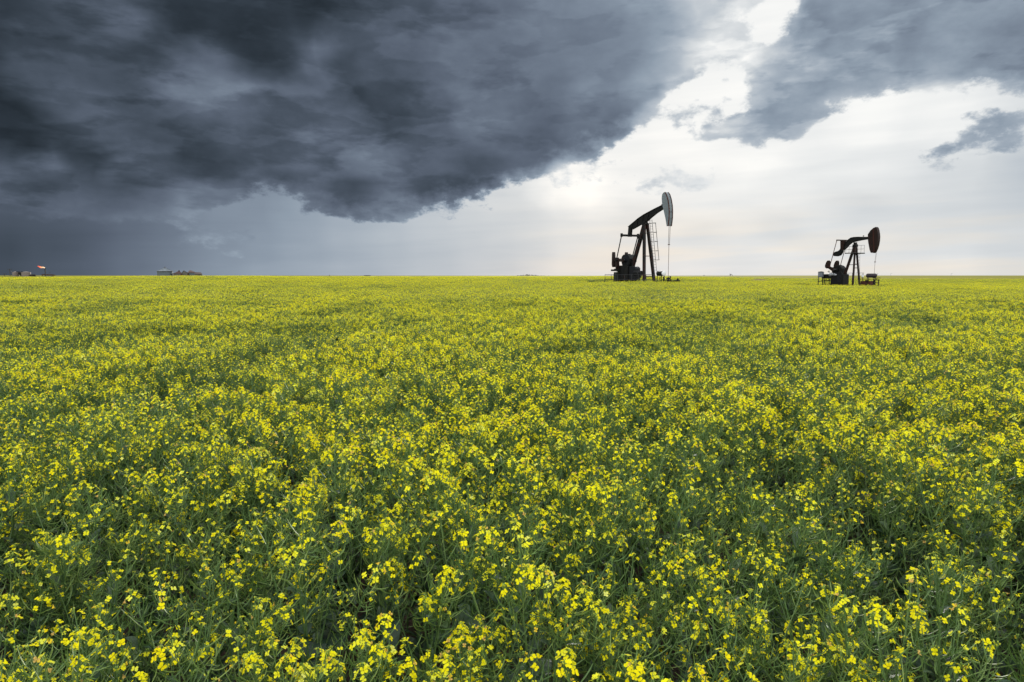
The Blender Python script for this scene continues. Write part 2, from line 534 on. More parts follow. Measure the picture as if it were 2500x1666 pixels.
CROP_H = 1.12
def canopy_rel(x, y):
    """height of the crop top relative to eye level"""
    x = np.asarray(x, float); y = np.asarray(y, float)
    r = np.hypot(x, y)
    t = np.arctan2(x, np.maximum(y, 0.01))
    rise = np.interp(t, [-0.75, -0.64, -0.58, -0.50, -0.44, -0.37, -0.29, 0.0, 0.19, 0.33, 0.42, 0.8], [0.46, 0.50, 0.56, 0.80, 0.87, 0.87, 0.66, 0.66, 0.72, 0.42, 0.0, 0.0])
    z = -0.95 + rise * sst(r, 22, 108)
    far = -0.30
    z = z * (1 - sst(r, 125, 330)) + far * sst(r, 125, 330)
    z = z + 0.05 * (fbm(x / 9.0 + 40, y / 9.0 + 40) - 0.5) * sst(r, 6, 20)
    return z
def ground_z(x, y):
    return canopy_rel(x, y) + EYE - CROP_H

# one sheet to the horizon, finer near the camera
def polar_sheet(name, r0, r1, nr, na, zfun, m, uv=None):
    rr = np.geomspace(r0, r1, nr)
    aa = np.linspace(0, 2 * math.pi, na, endpoint=False)
    Rg, Ag = np.meshgrid(rr, aa, indexing='ij')
    X, Y = Rg * np.sin(Ag), Rg * np.cos(Ag)
    Z = zfun(X, Y)
    vs = np.stack([X, Y, Z], -1).reshape(-1, 3).tolist()
    fs = []
    if r0 < 1:
        vs.append([0, 0, float(zfun(0.0, 0.01))])
        c = len(vs) - 1
        fs += [(c, (k + 1) % na, k) for k in range(na)]
    for i in range(nr - 1):
        for k in range(na):
            k2 = (k + 1) % na
            fs.append((i * na + k, i * na + k2, (i + 1) * na + k2, (i + 1) * na + k))
    me = bpy.data.meshes.new(name)
    me.from_pydata(vs, [], fs)
    me.materials.append(m)
    o = bpy.data.objects.new(name, me)
    C.objects.link(o)
    smooth(o)
    return o

m_soil, t, out = mat('soil')
b = t.nodes.new('ShaderNodeBsdfPrincipled'); b.inputs['Roughness'].default_value = 0.95
g = t.nodes.new('ShaderNodeNewGeometry')
nz = t.nodes.new('ShaderNodeTexNoise'); nz.inputs['Scale'].default_value = 9; nz.inputs['Detail'].default_value = 8
t.links.new(g.outputs['Position'], nz.inputs['Vector'])
t.links.new(cramp(t, nz.outputs[0], [(0.3, (0.022, 0.014, 0.009)), (0.55, (0.045, 0.028, 0.018)), (0.75, (0.08, 0.055, 0.038))]), b.inputs['Base Color'])
bp = t.nodes.new('ShaderNodeBump'); bp.inputs['Strength'].default_value = 0.8; bp.inputs['Distance'].default_value = 0.05
t.links.new(nz.outputs[0], bp.inputs['Height']); t.links.new(bp.outputs[0], b.inputs['Normal'])
t.links.new(b.outputs[0], out.inputs[0])
ground = polar_sheet('ground', 0.5, 14000, 150, 240, ground_z, m_soil)
tag(ground, kind='structure')

# crop surface where single plants can no longer be told apart
m_far, t, out = mat('distant_crop')
b = t.nodes.new('ShaderNodeBsdfPrincipled'); b.inputs['Roughness'].default_value = 0.9; b.inputs['Specular IOR Level'].default_value = 0.1
g = t.nodes.new('ShaderNodeNewGeometry')
nz = t.nodes.new('ShaderNodeTexNoise'); nz.inputs['Scale'].default_value = 1.1; nz.inputs['Detail'].default_value = 6; nz.inputs['Roughness'].default_value = 0.7
t.links.new(g.outputs['Position'], nz.inputs['Vector'])
nz2 = t.nodes.new('ShaderNodeTexNoise'); nz2.inputs['Scale'].default_value = 0.012; nz2.inputs['Detail'].default_value = 4
t.links.new(g.outputs['Position'], nz2.inputs['Vector'])
ad = t.nodes.new('ShaderNodeMath'); ad.operation = 'ADD'
t.links.new(nz.outputs[0], ad.inputs[0]); t.links.new(nz2.outputs[0], ad.inputs[1])
hf = t.nodes.new('ShaderNodeMath'); hf.operation = 'MULTIPLY'; hf.inputs[1].default_value = 0.5
t.links.new(ad.outputs[0], hf.inputs[0])
t.links.new(cramp(t, hf.outputs[0], [(0.30, (0.085, 0.095, 0.010)), (0.48, (0.155, 0.15, 0.009)), (0.66, (0.26, 0.235, 0.010))]), b.inputs['Base Color'])
t.links.new(b.outputs[0], out.inputs[0])
far = polar_sheet('distant_crop', 150, 13000, 60, 360, lambda x, y: canopy_rel(x, y) + EYE - 0.30 * (1 - sst(np.hypot(x, y), 150, 260)) - 0.02, m_far)
tag(far, 'olive yellow sheet of canola crop running out to the flat horizon', 'crop field', kind='stuff')

# ------------------------------------------------------------------ canola plants
def flower(mb, c, n, r, rnd, tint, closed=0.0, simple=False):
    n = n.normalized()
    u = n.cross(Vector((rnd.uniform(-1, 1), rnd.uniform(-1, 1), rnd.uniform(-.3, 1)))).normalized()
    w = n.cross(u)
    lift = 0.25 + closed
    for k in range(4):
        a = k * math.pi / 2 + rnd.uniform(-0.2, 0.2) + (0.12 if k % 2 else -0.12)
        d = u * math.cos(a) + w * math.sin(a)
        s = n.cross(d)
        rr = r * rnd.uniform(0.88, 1.1)
        l2 = lift * rnd.uniform(0.6, 1.3)
        wd = 0.46 * rr
        tt = min(1, max(0, tint + rnd.uniform(-0.06, 0.06)))
        if simple:
            mb.face([c, c + d * rr * 0.65 + s * wd + n * l2 * rr * .5, c + d * rr * 1.05 + n * l2 * rr * .6, c + d * rr * 0.65 - s * wd + n * l2 * rr * .5], 3, tt)
            continue
        b0 = c + d * (0.10 * rr)
        z1, z2 = n * (l2 * rr * 0.55), n * (l2 * rr * 0.62 - 0.06 * rr)
        mb.add([b0 + s * .10 * rr, b0 - s * .10 * rr, c + d * .62 * rr - s * wd + z1, c + d * .62 * rr + s * wd + z1,
                c + d * 1.04 * rr - s * .24 * rr + z2, c + d * 1.04 * rr + s * .24 * rr + z2],
               [(0, 1, 2, 3), (3, 2, 4, 5)], 3, tt)
    # stamens
    for k in range(2 if not simple else 0):
        q = c + n * r * 0.32 + u * (k - .5) * r * .2
        mb.face([c - w * r * .05, q + w * r * .08, q - w * r * .08], 3, 0.12)

def bud(mb, c, d, L, w, tint):
    d = d.normalized()
    u = d.cross(Vector((0.3, 0.9, 0.2))).normalized(); v = d.cross(u)
    m = c + d * L * 0.5
    mb.add([c, m + u * w, m + v * w, m - u * w, m - v * w, c + d * L],
           [(0, 2, 1), (0, 3, 2), (0, 4, 3), (0, 1, 4), (5, 1, 2), (5, 2, 3), (5, 3, 4), (5, 4, 1)], 2, tint)

def raceme_head(mb, tip, d, rnd, nf, size=1.0, simple=False):
    """open flowers ringed round a knot of buds, at the tip of a stem heading along d"""
    d = d.normalized()
    u = d.cross(Vector((0.2, 1, 0.1))).normalized(); v = d.cross(u)
    for k in range(7 if not simple else 3):
        a = rnd.uniform(0, 6.28); e = rnd.uniform(0.0, 1.0)
        dd = (d * 1.0 + (u * math.cos(a) + v * math.sin(a)) * e * 0.9).normalized()
        base = tip + dd * (0.010 * size)
        bud(mb, base, dd, 0.0075 * size, 0.0021 * size, rnd.choice((0.2, 0.4, 0.5, 0.9)))
        if not simple:
            mb.tube([tip - d * .004, base], [0.0006, 0.0006], 3, 2, 0.3, cap=False)
    base_tint = rnd.choice((0.45, 0.55, 0.6, 0.7, 0.85, 0.5, 0.35))
    ang = rnd.uniform(0, 6.28)
    for k in range(nf):
        ang += 2.4 + rnd.uniform(-.5, .5)
        back = (0.002 + 0.052 * (k / max(1, nf)) ** 1.2 + rnd.uniform(0, .004)) * size
        L = (0.017 + 0.018 * k / max(1, nf)) * size * rnd.uniform(.8, 1.2)
        rad = (u * math.cos(ang) + v * math.sin(ang))
        rise_ = 0.85 - 0.5 * k / max(1, nf)
        pd = (rad + d * rise_ + Vector((0, 0, 0.15))).normalized()
        s0 = tip - d * back
        c = s0 + pd * L
        if not simple:
            mb.tube([s0, c], [0.0007, 0.0007], 3, 2, 0.25, cap=False)
        tint = base_tint + rnd.uniform(-.12, .12)
        closed = 0.0
        if rnd.random() < 0.12:
            closed = 0.9
        if rnd.random() < 0.10:
            tint = rnd.uniform(0.0, 0.12); closed = 1.2
        n_ = (pd + Vector((rnd.uniform(-.35, .35), rnd.uniform(-.35, .35), rnd.uniform(0.0, .5)))).normalized()
        flower(mb, c, n_, rnd.uniform(0.0078, 0.0110) * size * (0.75 if closed > 1 else 1), rnd, tint, closed, simple)

def pods(mb, pts, rnd, n, L0=0.066, sides=3, seg=4):
    """thin curved seed pods set along the stem below the flowers"""
    P_ = [Vector(p) for p in pts]
    ang = rnd.uniform(0, 6.28)
    for k in range(n):
        t_ = (k + rnd.random()) / n * (len(P_) - 1)
        i = min(int(t_), len(P_) - 2)
        s0 = P_[i].lerp(P_[i + 1], t_ - i)
        d = (P_[i + 1] - P_[i]).normalized()
        u = d.cross(Vector((0.2, 1, 0.1))).normalized(); v = d.cross(u)
        ang += 2.4 + rnd.uniform(-.6, .6)
        rad = u * math.cos(ang) + v * math.sin(ang)
        L = L0 * rnd.uniform(.6, 1.25)
        q = [s0]
        pl = 0.016 * rnd.uniform(.8, 1.3)
        q.append(s0 + (rad + d * .25) * pl)
        c = rnd.uniform(.2, 1.2)
        bend = Vector((rnd.uniform(-.25, .25), rnd.uniform(-.25, .25), 0))
        for j in range(1, seg):
            f = j / (seg - 1)
            q.append(q[1] + (rad * (f - .32 * c * f * f) + (d * .5 + Vector((0, 0, .5))) * (.45 * f + .55 * c * f * f) + bend * f * f) * L * .8)
        rr = [0.0007, 0.0011] + [0.0018] * (seg - 2) + [0.0006]
        mb.tube(q, rr[:len(q)], sides, 1, min(1, max(0, rnd.gauss(.5, .25))), cap=False)

def leaf(mb, base, d, L, Wd, rnd, tint, droop=0.5):
    """broad leaf: a folded, drooping, wavy-edged blade"""
    d = Vector(d).normalized()
    s = d.cross(Vector((0, 0, 1))).normalized()
    up = s.cross(d)
    n = 6
    vs = []
    tw = rnd.uniform(-.5, .5)
    for i in range(n + 1):
        f = i / n
        c = base + d * L * (f - .18 * droop * f * f) + up * L * (.12 * math.sin(f * 2.2)) - Vector((0, 0, 1)) * L * droop * .55 * f * f
        w_ = Wd * (math.sin(math.pi * min(1, f * .92 + .06)) ** .75) * (1 + .16 * rnd.uniform(-1, 1))
        if i == n: w_ = Wd * .04
        if i == 0: w_ = Wd * .12
        st = (s * math.cos(tw * f) + up * math.sin(tw * f))
        fold = up * w_ * (.22 + rnd.uniform(-.12, .12))
        vs += [c - st * w_ + fold, c, c + st * w_ + fold]
    fs = []
    for i in range(n):
        a = i * 3
        fs += [(a, a + 1, a + 4, a + 3), (a + 1, a + 2, a + 5, a + 4)]
    mb.add(vs, fs, 4, tint)

def plant(seed, rich=1.0, H=1.08):
    """returns dict of mesh builders: stem, pods, heads[], leaves[]"""
    rnd = random.Random(seed)
    stem, pd, heads, leaves = MB(), MB(), [], []
    lean = Vector((rnd.uniform(-.10, .10), rnd.uniform(-.10, .10), 0))
    def axis(f):
        return Vector((lean.x * f * f + .015 * math.sin(5 * f + seed), lean.y * f * f + .015 * math.cos(4 * f + seed), H * f))
    mp = [axis(i / 7) for i in range(8)]
    stem.tube(mp, [.0065 - .0046 * i / 7 for i in range(8)], 5, 0, .4)
    tips = [(mp[-1], (mp[-1] - mp[-2]).normalized(), [mp[-2], mp[-1]])]
    nb = rnd.randint(12, 16)
    a0 = rnd.uniform(0, 6.28)
    for k in range(nb):
        f = .34 + .52 * k / nb + rnd.uniform(-.03, .03)
        b0 = axis(f)
        a = a0 + k * 2.4 + rnd.uniform(-.4, .4)
        o = Vector((math.cos(a), math.sin(a), 0))
        L = (H - b0.z) * rnd.uniform(.42, 1.02)
        sp_ = rnd.uniform(.22, .75) * (1.15 - f * .5)
        q = []
        for j in range(6):
            g_ = j / 5
            q.append(b0 + o * L * sp_ * (g_ ** .75) + Vector((0, 0, L * (.18 * g_ + .82 * g_ ** 1.35))) + Vector((rnd.uniform(-.006, .006), rnd.uniform(-.006, .006), 0)))
        stem.tube(q, [.0034, .0030, .0026, .0022, .0018, .0015], 4, 0, rnd.uniform(.35, .7))
        dd = (q[-1] - q[-2]).normalized()
        tips.append((q[-1], dd, q[-3:]))
        leaves_b = MB()
        leaf(leaves_b, b0, o + Vector((0, 0, .6)), rnd.uniform(.06, .12), rnd.uniform(.010, .022), rnd, rnd.uniform(.4, .8), rnd.uniform(.0, .6))
        leaves.append(leaves_b)
    for (tip, dd, tail) in tips:
        h = MB()
        nf = int(rnd.choice((0, 2, 3, 4, 5, 7, 10)) * rich + rnd.random())
        raceme_head(h, tip, dd, rnd, nf, rnd.uniform(.95, 1.12))
        heads.append(h)
        lo = tail[0].lerp(tail[1], .2) if len(tail) == 3 else tail[0] - dd * .06
        pods(pd, [lo] + list(tail[1:-1]) + [tip - dd * .045], rnd, rnd.randint(8, 12))
    for k in range(rnd.randint(7, 9)):
        f = rnd.uniform(.08, .60)
        b0 = axis(f)
        a = rnd.uniform(0, 6.28)
        lb = MB()
        leaf(lb, b0, (math.cos(a), math.sin(a), rnd.uniform(.2, .9)), rnd.uniform(.16, .27) * (1.15 - f * .6), rnd.uniform(.030, .052), rnd, rnd.uniform(.15, .7), rnd.uniform(.3, 1.2))
        leaves.append(lb)
    return dict(stem=stem, pods=pd, heads=heads, leaves=leaves)

def merge(dst, src, M=None):
    b = len(dst.v)
    if M is None:
        dst.v.extend(src.v)
    else:
        dst.v.extend([tuple(M @ Vector(p)) for p in src.v])
    dst.t.extend(src.t)
    dst.f.extend([tuple(i + b for i in f) for f in src.f])
    dst.m.extend(src.m)

NPROTO = 12
PLANTS = [plant(100 + i, rich=(0.55, 1.05, 1.6)[i % 3], H=(1.0, 1.06, 1.1)[(i * 2) % 3]) for i in range(NPROTO)]

def field_scatter(name, protos, pts, rots, scales, picks):
    """ONE object: its mesh holds the point cloud and the plant shapes, geometry nodes set a shape on every point"""
    V, Fc, Mi, Ti, pid = [], [], [], [], []
    for k, mb in enumerate(protos):
        b = len(V)
        V.extend(mb.v); Ti.extend(mb.t); Mi.extend(mb.m)
        Fc.extend([tuple(i + b for i in f) for f in mb.f])
        pid.extend([k] * len(mb.v))
    nP = len(V)
    V.extend([tuple(p) for p in pts.tolist()])
    n = len(pts)
    me = bpy.data.meshes.new(name)
    me.from_pydata(V, [], Fc)
    for m in CANOLA + [M_DEAD]:
        me.materials.append(m)
    me.polygons.foreach_set('material_index', Mi)
    def attr(nm, tp, arr, key='value'):
        a = me.attributes.new(nm, tp, 'POINT')
        a.data.foreach_set(key, np.asarray(arr).ravel())
    attr('tint', 'FLOAT', np.array(Ti + [0.0] * n, np.float32))
    attr('shape_id', 'INT', np.array(pid + [-1] * n, np.int32))
    attr('pick', 'INT', np.concatenate([np.zeros(nP, np.int32), picks.astype(np.int32)]))
    attr('turn', 'FLOAT_VECTOR', np.concatenate([np.zeros((nP, 3)), rots]).astype(np.float32), 'vector')
    attr('size', 'FLOAT', np.concatenate([np.ones(nP), scales]).astype(np.float32))
    o = bpy.data.objects.new(name, me)
    C.objects.link(o)
    gt = bpy.data.node_groups.new(name + '_nodes', 'GeometryNodeTree')
    gt.interface.new_socket('Geometry', in_out='INPUT', socket_type='NodeSocketGeometry')
    gt.interface.new_socket('Geometry', in_out='OUTPUT', socket_type='NodeSocketGeometry')
    gi, go = gt.nodes.new('NodeGroupInput'), gt.nodes.new('NodeGroupOutput')
    def named(nm, tp):
        a = gt.nodes.new('GeometryNodeInputNamedAttribute'); a.data_type = tp
        a.inputs['Name'].default_value = nm
        return a.outputs['Attribute']
    sid = named('shape_id', 'INT')
    def sep(val, geo):
        c = gt.nodes.new('FunctionNodeCompare'); c.data_type = 'INT'; c.operation = 'EQUAL'
        gt.links.new(sid, c.inputs['A'] if 'A' in c.inputs else c.inputs[2])
        ints = [s_ for s_ in c.inputs if s_.type == 'INT']
        for l_ in list(c.inputs[0].links): gt.links.remove(l_)
        gt.links.new(sid, ints[0]); ints[1].default_value = val
        s_ = gt.nodes.new('GeometryNodeSeparateGeometry'); s_.domain = 'POINT'
        gt.links.new(geo, s_.inputs['Geometry']); gt.links.new(c.outputs[0], s_.inputs['Selection'])
        return s_.outputs['Selection']
    join = gt.nodes.new('GeometryNodeJoinGeometry')
    insts = []
    for k in range(len(protos)):
        gg = gt.nodes.new('GeometryNodeGeometryToInstance')
        gt.links.new(sep(k, gi.outputs[0]), gg.inputs[0])
        insts.append(gg.outputs[0])
    for x in reversed(insts):
        gt.links.new(x, join.inputs[0])
    mp = gt.nodes.new('GeometryNodeMeshToPoints')
    gt.links.new(sep(-1, gi.outputs[0]), mp.inputs['Mesh'])
    ip = gt.nodes.new('GeometryNodeInstanceOnPoints')
    gt.links.new(mp.outputs[0], ip.inputs['Points'])
    gt.links.new(join.outputs[0], ip.inputs['Instance'])
    ip.inputs['Pick Instance'].default_value = True
    gt.links.new(named('pick', 'INT'), ip.inputs['Instance Index'])
    er = gt.nodes.new('FunctionNodeEulerToRotation')
    gt.links.new(named('turn', 'FLOAT_VECTOR'), er.inputs[0])
    gt.links.new(er.outputs[0], ip.inputs['Rotation'])
    gt.links.new(named('size', 'FLOAT'), ip.inputs['Scale'])
    gt.links.new(ip.outputs[0], go.inputs[0])
    md = o.modifiers.new('plants', 'NODES')
    md.node_group = gt
    return o

# where the oil wells stand the crop is left out
PADS = [(at(1575, 673, 75.0).x, 75.0, 7.6, 3.9, 8.0), (at(2088, 673, 73.0).x, 73.0, 7.2, 3.2, 8.0)]   # x, y, half width, near, far
def on_pad(x, y):
    m = np.zeros(x.shape, bool)
    for (px, py, hw, nr_, fr_) in PADS:
        wob = 0.7 * (vnoise(x * 1.3, y * 1.3) - .5)
        m |= (np.abs(x - px - .3) < hw + wob) & (y > py - nr_ + wob) & (y < py + fr_)
    return m

rs = np.random.RandomState(5)
def jitter_grid(x0, x1, y0, y1, step):
    gx, gy = np.meshgrid(np.arange(x0, x1, step), np.arange(y0, y1, step))
    gx = gx.ravel() + rs.uniform(-.5, .5, gx.size) * step
    gy = gy.ravel() + rs.uniform(-.5, .5, gy.size) * step
    return gx, gy

def bloom(x, y):
    """0..1: how richly the crop flowers here"""
    return np.clip((fbm(x / 1.7 + 3, y / 2.6 + 9, 4) - .5) * 2.6 + .5, 0, 1)

# --- nearest plants: each a thing of its own
NEAR_Y = 4.1
px_, py_ = jitter_grid(-40, 40, 0.9, 30, 0.222)
keep = (np.abs(px_) < .86 * py_ + 3.2)
px_, py_ = px_[keep], py_[keep]
inview = (py_ < NEAR_Y) & (py_ > 1.05) & (np.abs(px_) < .80 * py_ + .25)
pb = bloom(px_, py_)
# thinner stand right at the foot of the picture, where the soil shows
gap = ((px_ + .55) ** 2 / .5 + (py_ - 2.45) ** 2 / .22 < 1) & (rs.rand(px_.size) < .35)
gap |= (rs.rand(px_.size) < .05)
px_, py_, inview, pb = px_[~gap], py_[~gap], inview[~gap], pb[~gap]
fam = np.where(pb > .62, 2, np.where(pb > .34, 1, 0))
pick = rs.randint(0, NPROTO // 3, px_.size) * 3 + fam
sc = (rs.uniform(.86, 1.05, px_.size) + .09 * (rs.rand(px_.size) < .15)) * (.93 + .12 * pb)
rotz = rs.uniform(0, 6.28, px_.size)
tilt = rs.normal(0, .09, (px_.size, 2))
gz = ground_z(px_, py_) - .01

near_mesh = []
for i, pl in enumerate(PLANTS):
    near_mesh.append(dict(
        stem=pl['stem'].mesh('stem', CANOLA), pods=pl['pods'].mesh('seed_pods', CANOLA),
        heads=[h.mesh('flower_head', CANOLA) for h in pl['heads']],
        leaves=[l.mesh('leaf', CANOLA) for l in pl['leaves']]))
idx = np.where(inview)[0]
idx = idx[np.argsort(py_[idx])][:299]
isnear = np.zeros(px_.size, bool); isnear[idx] = True
def zone(x, y):
    s_ = 'left' if x < -.26 * y else ('right' if x > .26 * y else 'middle')
    d_ = 'bottom edge' if y < 2.7 else 'second band'
    return s_, d_
for i in idx:
    k = int(pick[i]); src = near_mesh[k]
    s_, d_ = zone(px_[i], py_[i])
    e = empty('canola_plant', (px_[i], py_[i], gz[i]))
    e.rotation_euler = (tilt[i, 0], tilt[i, 1], rotz[i])
    e.scale = (sc[i],) * 3
    rich_ = ('few', 'some', 'many')[k % 3]
    tag(e, f'canola plant with {rich_} yellow flower heads, in the {d_} of the field, {s_}', 'plant',
        f'canola plants with {rich_} flower heads, {d_}, {s_}')
    for nm, me in [('stem', src['stem']), ('seed_pods', src['pods'])] + [('flower_head', m_) for m_ in src['heads']] + [('leaf', m_) for m_ in src['leaves']]:
        c = bpy.data.objects.new(nm, me)
        C.objects.link(c)
        c.parent = e
        if nm == 'seed_pods':
            c['kind'] = 'stuff'

# --- the rest of the crop
full = []
for pl in PLANTS:
    mb = MB()
    merge(mb, pl['stem']); merge(mb, pl['pods'])
    for h in pl['heads'] + pl['leaves']: merge(mb, h)
    full.append(mb)
mid = ~isnear
pts = np.stack([px_[mid], py_[mid], gz[mid]], 1)
rots = np.stack([tilt[mid, 0], tilt[mid, 1], rotz[mid]], 1)
mid_o = field_scatter('canola_crop', full, pts, rots, sc[mid], pick[mid])
tag(mid_o, 'dense flowering canola crop beyond the nearest plants', 'crop', kind='stuff')

# --- farther off: patches of crop, each a couple of square metres of plants
def patch(seed, rich, size=1.7):
    rnd = random.Random(seed)
    mb = MB()
    n = int(62 * size * size)
    for k in range(n):
        x, y = rnd.uniform(-.5, .5) * size, rnd.uniform(-.5, .5) * size
        h = CROP_H * (rnd.uniform(.76, 1.0) if rnd.random() < .8 else rnd.uniform(.96, 1.08))
        tip = Vector((x, y, h))
        dd = Vector((rnd.uniform(-.3, .3), rnd.uniform(-.3, .3), 1)).normalized()
        base = tip - dd * .45
        mb.tube([base, tip], [.0035, .002], 3, 0, rnd.uniform(.2, .8), cap=False)
        nf = int(rnd.choice((2, 3, 5, 7)) * rich + rnd.random())
        raceme_head(mb, tip, dd, rnd, nf, 1.1, simple=True)
        for j in range(9):
            a = rnd.uniform(0, 6.28)
            q = tip - dd * rnd.uniform(.02, .26)
            o = Vector((math.cos(a), math.sin(a), rnd.uniform(.2, 1.0))).normalized()
            s = o.cross(Vector((0, 0, 1))).normalized() * .0060
            mb.face([q - s, q + s, q + o * .075], 1, min(1, max(0, rnd.gauss(.5, .25))))
    for k in range(int(16 * size * size)):
        a = rnd.uniform(0, 6.28)
        x, y = rnd.uniform(-.5, .5) * size, rnd.uniform(-.5, .5) * size
        leaf(mb, Vector((x, y, rnd.uniform(.35, .8))), (math.cos(a), math.sin(a), .5), .2, .04, rnd, rnd.uniform(.1, .6), .7)
    return mb
PATCHES = [patch(300 + i, (.7, 1.1, 1.6)[i % 3]) for i in range(6)]
fx, fy = jitter_grid(-150, 150, 29.0, 215, 1.28)
far_r = np.hypot(fx, fy)
k_ = (np.abs(fx) < .86 * fy + 6) & (far_r < 205) & ~on_pad(fx, fy) & ((fy > 29.6) | (rs.rand(fx.size) < .7))
fx, fy = fx[k_], fy[k_]
fb = np.clip(bloom(fx, fy) * .6 + .4 * np.clip((fbm(fx / 11 + 7, fy / 16 + 2, 3) - .5) * 3 + .5, 0, 1), 0, 1)
fb = fb - .45 * sst(np.hypot(fx, fy), 95, 135) * sst(np.arctan2(fx, fy), .12, .38)
ff = np.where(fb > .6, 2, np.where(fb > .36, 1, 0))
fp = rs.randint(0, 2, fx.size) * 3 + ff
frot = np.stack([rs.normal(0, .03, fx.size), rs.normal(0, .03, fx.size), rs.randint(0, 4, fx.size) * math.pi / 2 + rs.uniform(-.3, .3, fx.size)], 1)
fs_ = rs.uniform(.94, 1.06, fx.size)
fpts = np.stack([fx, fy, ground_z(fx, fy) - .02 - .13 * (1 - np.clip(fb, 0, 1))], 1)
far_o = field_scatter('canola_field', PATCHES, fpts, frot, fs_, fp)
tag(far_o, 'yellow canola field reaching back to the pumpjacks and the far rise', 'crop field', kind='stuff')

# ------------------------------------------------------------------ paint and metal
def paint(name, base, rust=(0.10, 0.035, 0.018), rust_at=0.62, rough=0.55, metal=0.0, scale=3.0, dirt=0.5, rust_low=0.0):
    m, t, out = mat(name)
    b = t.nodes.new('ShaderNodeBsdfPrincipled')
    tc_ = t.nodes.new('ShaderNodeTexCoord')
    nz = t.nodes.new('ShaderNodeTexNoise'); nz.inputs['Scale'].default_value = scale
    nz.inputs['Detail'].default_value = 8; nz.inputs['Roughness'].default_value = 0.65
    t.links.new(tc_.outputs['Object'], nz.inputs['Vector'])
    n2 = t.nodes.new('ShaderNodeTexNoise'); n2.inputs['Scale'].default_value = scale * .35; n2.inputs['Detail'].default_value = 5
    t.links.new(tc_.outputs['Object'], n2.inputs['Vector'])
    mr = t.nodes.new('ShaderNodeMapRange'); mr.interpolation_type = 'SMOOTHSTEP'
    t.links.new(nz.outputs[0], mr.inputs[0]); mr.inputs[1].default_value = rust_at - .05; mr.inputs[2].default_value = rust_at + .06
    d = tuple(c * (1 - dirt * .4) + .004 * dirt for c in base)
    c1 = cramp(t, n2.outputs[0], [(0.35, d), (0.62, base)])
    mx = t.nodes.new('ShaderNodeMix'); mx.data_type = 'RGBA'
    t.links.new(mr.outputs[0], mx.inputs[0]); t.links.new(c1, mx.inputs[6]); mx.inputs[7].default_value = (*rust, 1)
    t.links.new(mx.outputs[2], b.inputs['Base Color'])
    b.inputs['Roughness'].default_value = rough
    b.inputs['Metallic'].default_value = metal
    b.inputs['Specular IOR Level'].default_value = 0.25
    bp = t.nodes.new('ShaderNodeBump'); bp.inputs['Strength'].default_value = 0.25; bp.inputs['Distance'].default_value = 0.01
    t.links.new(nz.outputs[0], bp.inputs['Height']); t.links.new(bp.outputs[0], b.inputs['Normal'])
    t.links.new(b.outputs[0], out.inputs[0])
    return m

P_BLACK = paint('black_paint', (0.0045, 0.0048, 0.005), rust=(.014, .007, .005), rust_at=0.66, rough=.6)
P_LEG = paint('dark_leg_paint', (0.006, 0.006, 0.0065), rust=(0.028, 0.009, 0.006), rust_at=0.54)
P_RED = paint('oxide_red_paint', (0.065, 0.019, 0.014), rust=(0.03, 0.012, 0.01), rust_at=0.55)
P_BROWN = paint('red_brown_paint', (0.019, 0.007, 0.0055), rust=(0.009, 0.005, 0.0045), rust_at=0.55)
P_GREY = paint('grey_sky_sheen', (0.17, 0.20, 0.22), rust=(0.12, 0.08, 0.06), rust_at=0.80)  # horsehead grey, with the sky's reflection put into the base colour
P_WHITE = paint('white_paint', (0.72, 0.74, 0.75), rust_at=0.75, dirt=.25)
P_GALV = paint('galvanised_steel', (0.36, 0.38, 0.41), rust_at=0.78, rough=0.4, metal=0.5)
P_STEEL = paint('dull_steel', (0.055, 0.058, 0.06), rust_at=0.6, rough=0.45, metal=0.4)
P_GREEN = paint('dark_green_paint', (0.016, 0.022, 0.019), rust_at=0.66)
P_BLUEG = paint('blue_grey_paint', (0.007, 0.008, 0.011), rust_at=0.7)
P_WIRE = paint('wire_steel', (0.07, 0.055, 0.05), rust_at=0.55, rough=.5)

# ------------------------------------------------------------------ large pumpjack
class Jack:
    """local frame: x along the beam to the well, y across, z up; u, v are measured on an enlarged elevation"""
    def __init__(s, u0, v0, k, th, H, bottom):
        s.u0, s.v0, s.k, s.c, s.s, s.H = u0, v0, k, math.cos(th), math.sin(th), H
    def P(s, u, v, y=0.0):
        return Vector((((u - s.u0) * s.k - y * s.s) / s.c, y, s.H - (v - s.v0) * s.k))
    def xz(s, u, v, y=0.0):
        p = s.P(u, v, y)
        return (p.x, p.z)
    def z(s, v):
        return s.H - (v - s.v0) * s.k

def part(mb, name, m, root, bevel=0.0, label=None):
    o = mb.build(name, m, root, bevel)
    if label: o['label'] = label
    return o

def rail_fence(mb, p, q, h0, h1, n_posts, rails, r=0.02, infill=0):
    p, q = Vector(p), Vector(q)
    for i in range(n_posts):
        c = p.lerp(q, i / (n_posts - 1))
        mb.tube([c + Vector((0, 0, h0)), c + Vector((0, 0, h1))], r * 1.2, 5)
    for z in rails:
        mb.tube([p + Vector((0, 0, z)), q + Vector((0, 0, z))], r, 5)
    for i in range(infill):
        c = p.lerp(q, (i + .5) / infill)
        mb.tube([c + Vector((0, 0, rails[-1])), c + Vector((0, 0, rails[0]))], r * .4, 4)

J = Jack(815, 565, .00746, R(40), 7.28, 1400)
base_px = at(1575, 543.7, 75.0)
gz_l = float(ground_z(base_px.x, 75.0))
J.H = base_px.z - gz_l
A_L = math.atan2(base_px.x, 75.0)
root = empty('pumpjack', (base_px.x, 75.0, gz_l), -R(55) - A_L)
root.scale = (math.cos(R(40)) / math.cos(R(55)) * math.cos(A_L), math.sin(R(40)) / math.sin(R(55)) * math.cos(A_L), 1)
tag(root, 'tall black pumpjack with tilted beam, pale grey horsehead and a caged ladder', 'pumpjack', 'pumpjacks working in the crop')
zb = J.z(1418)
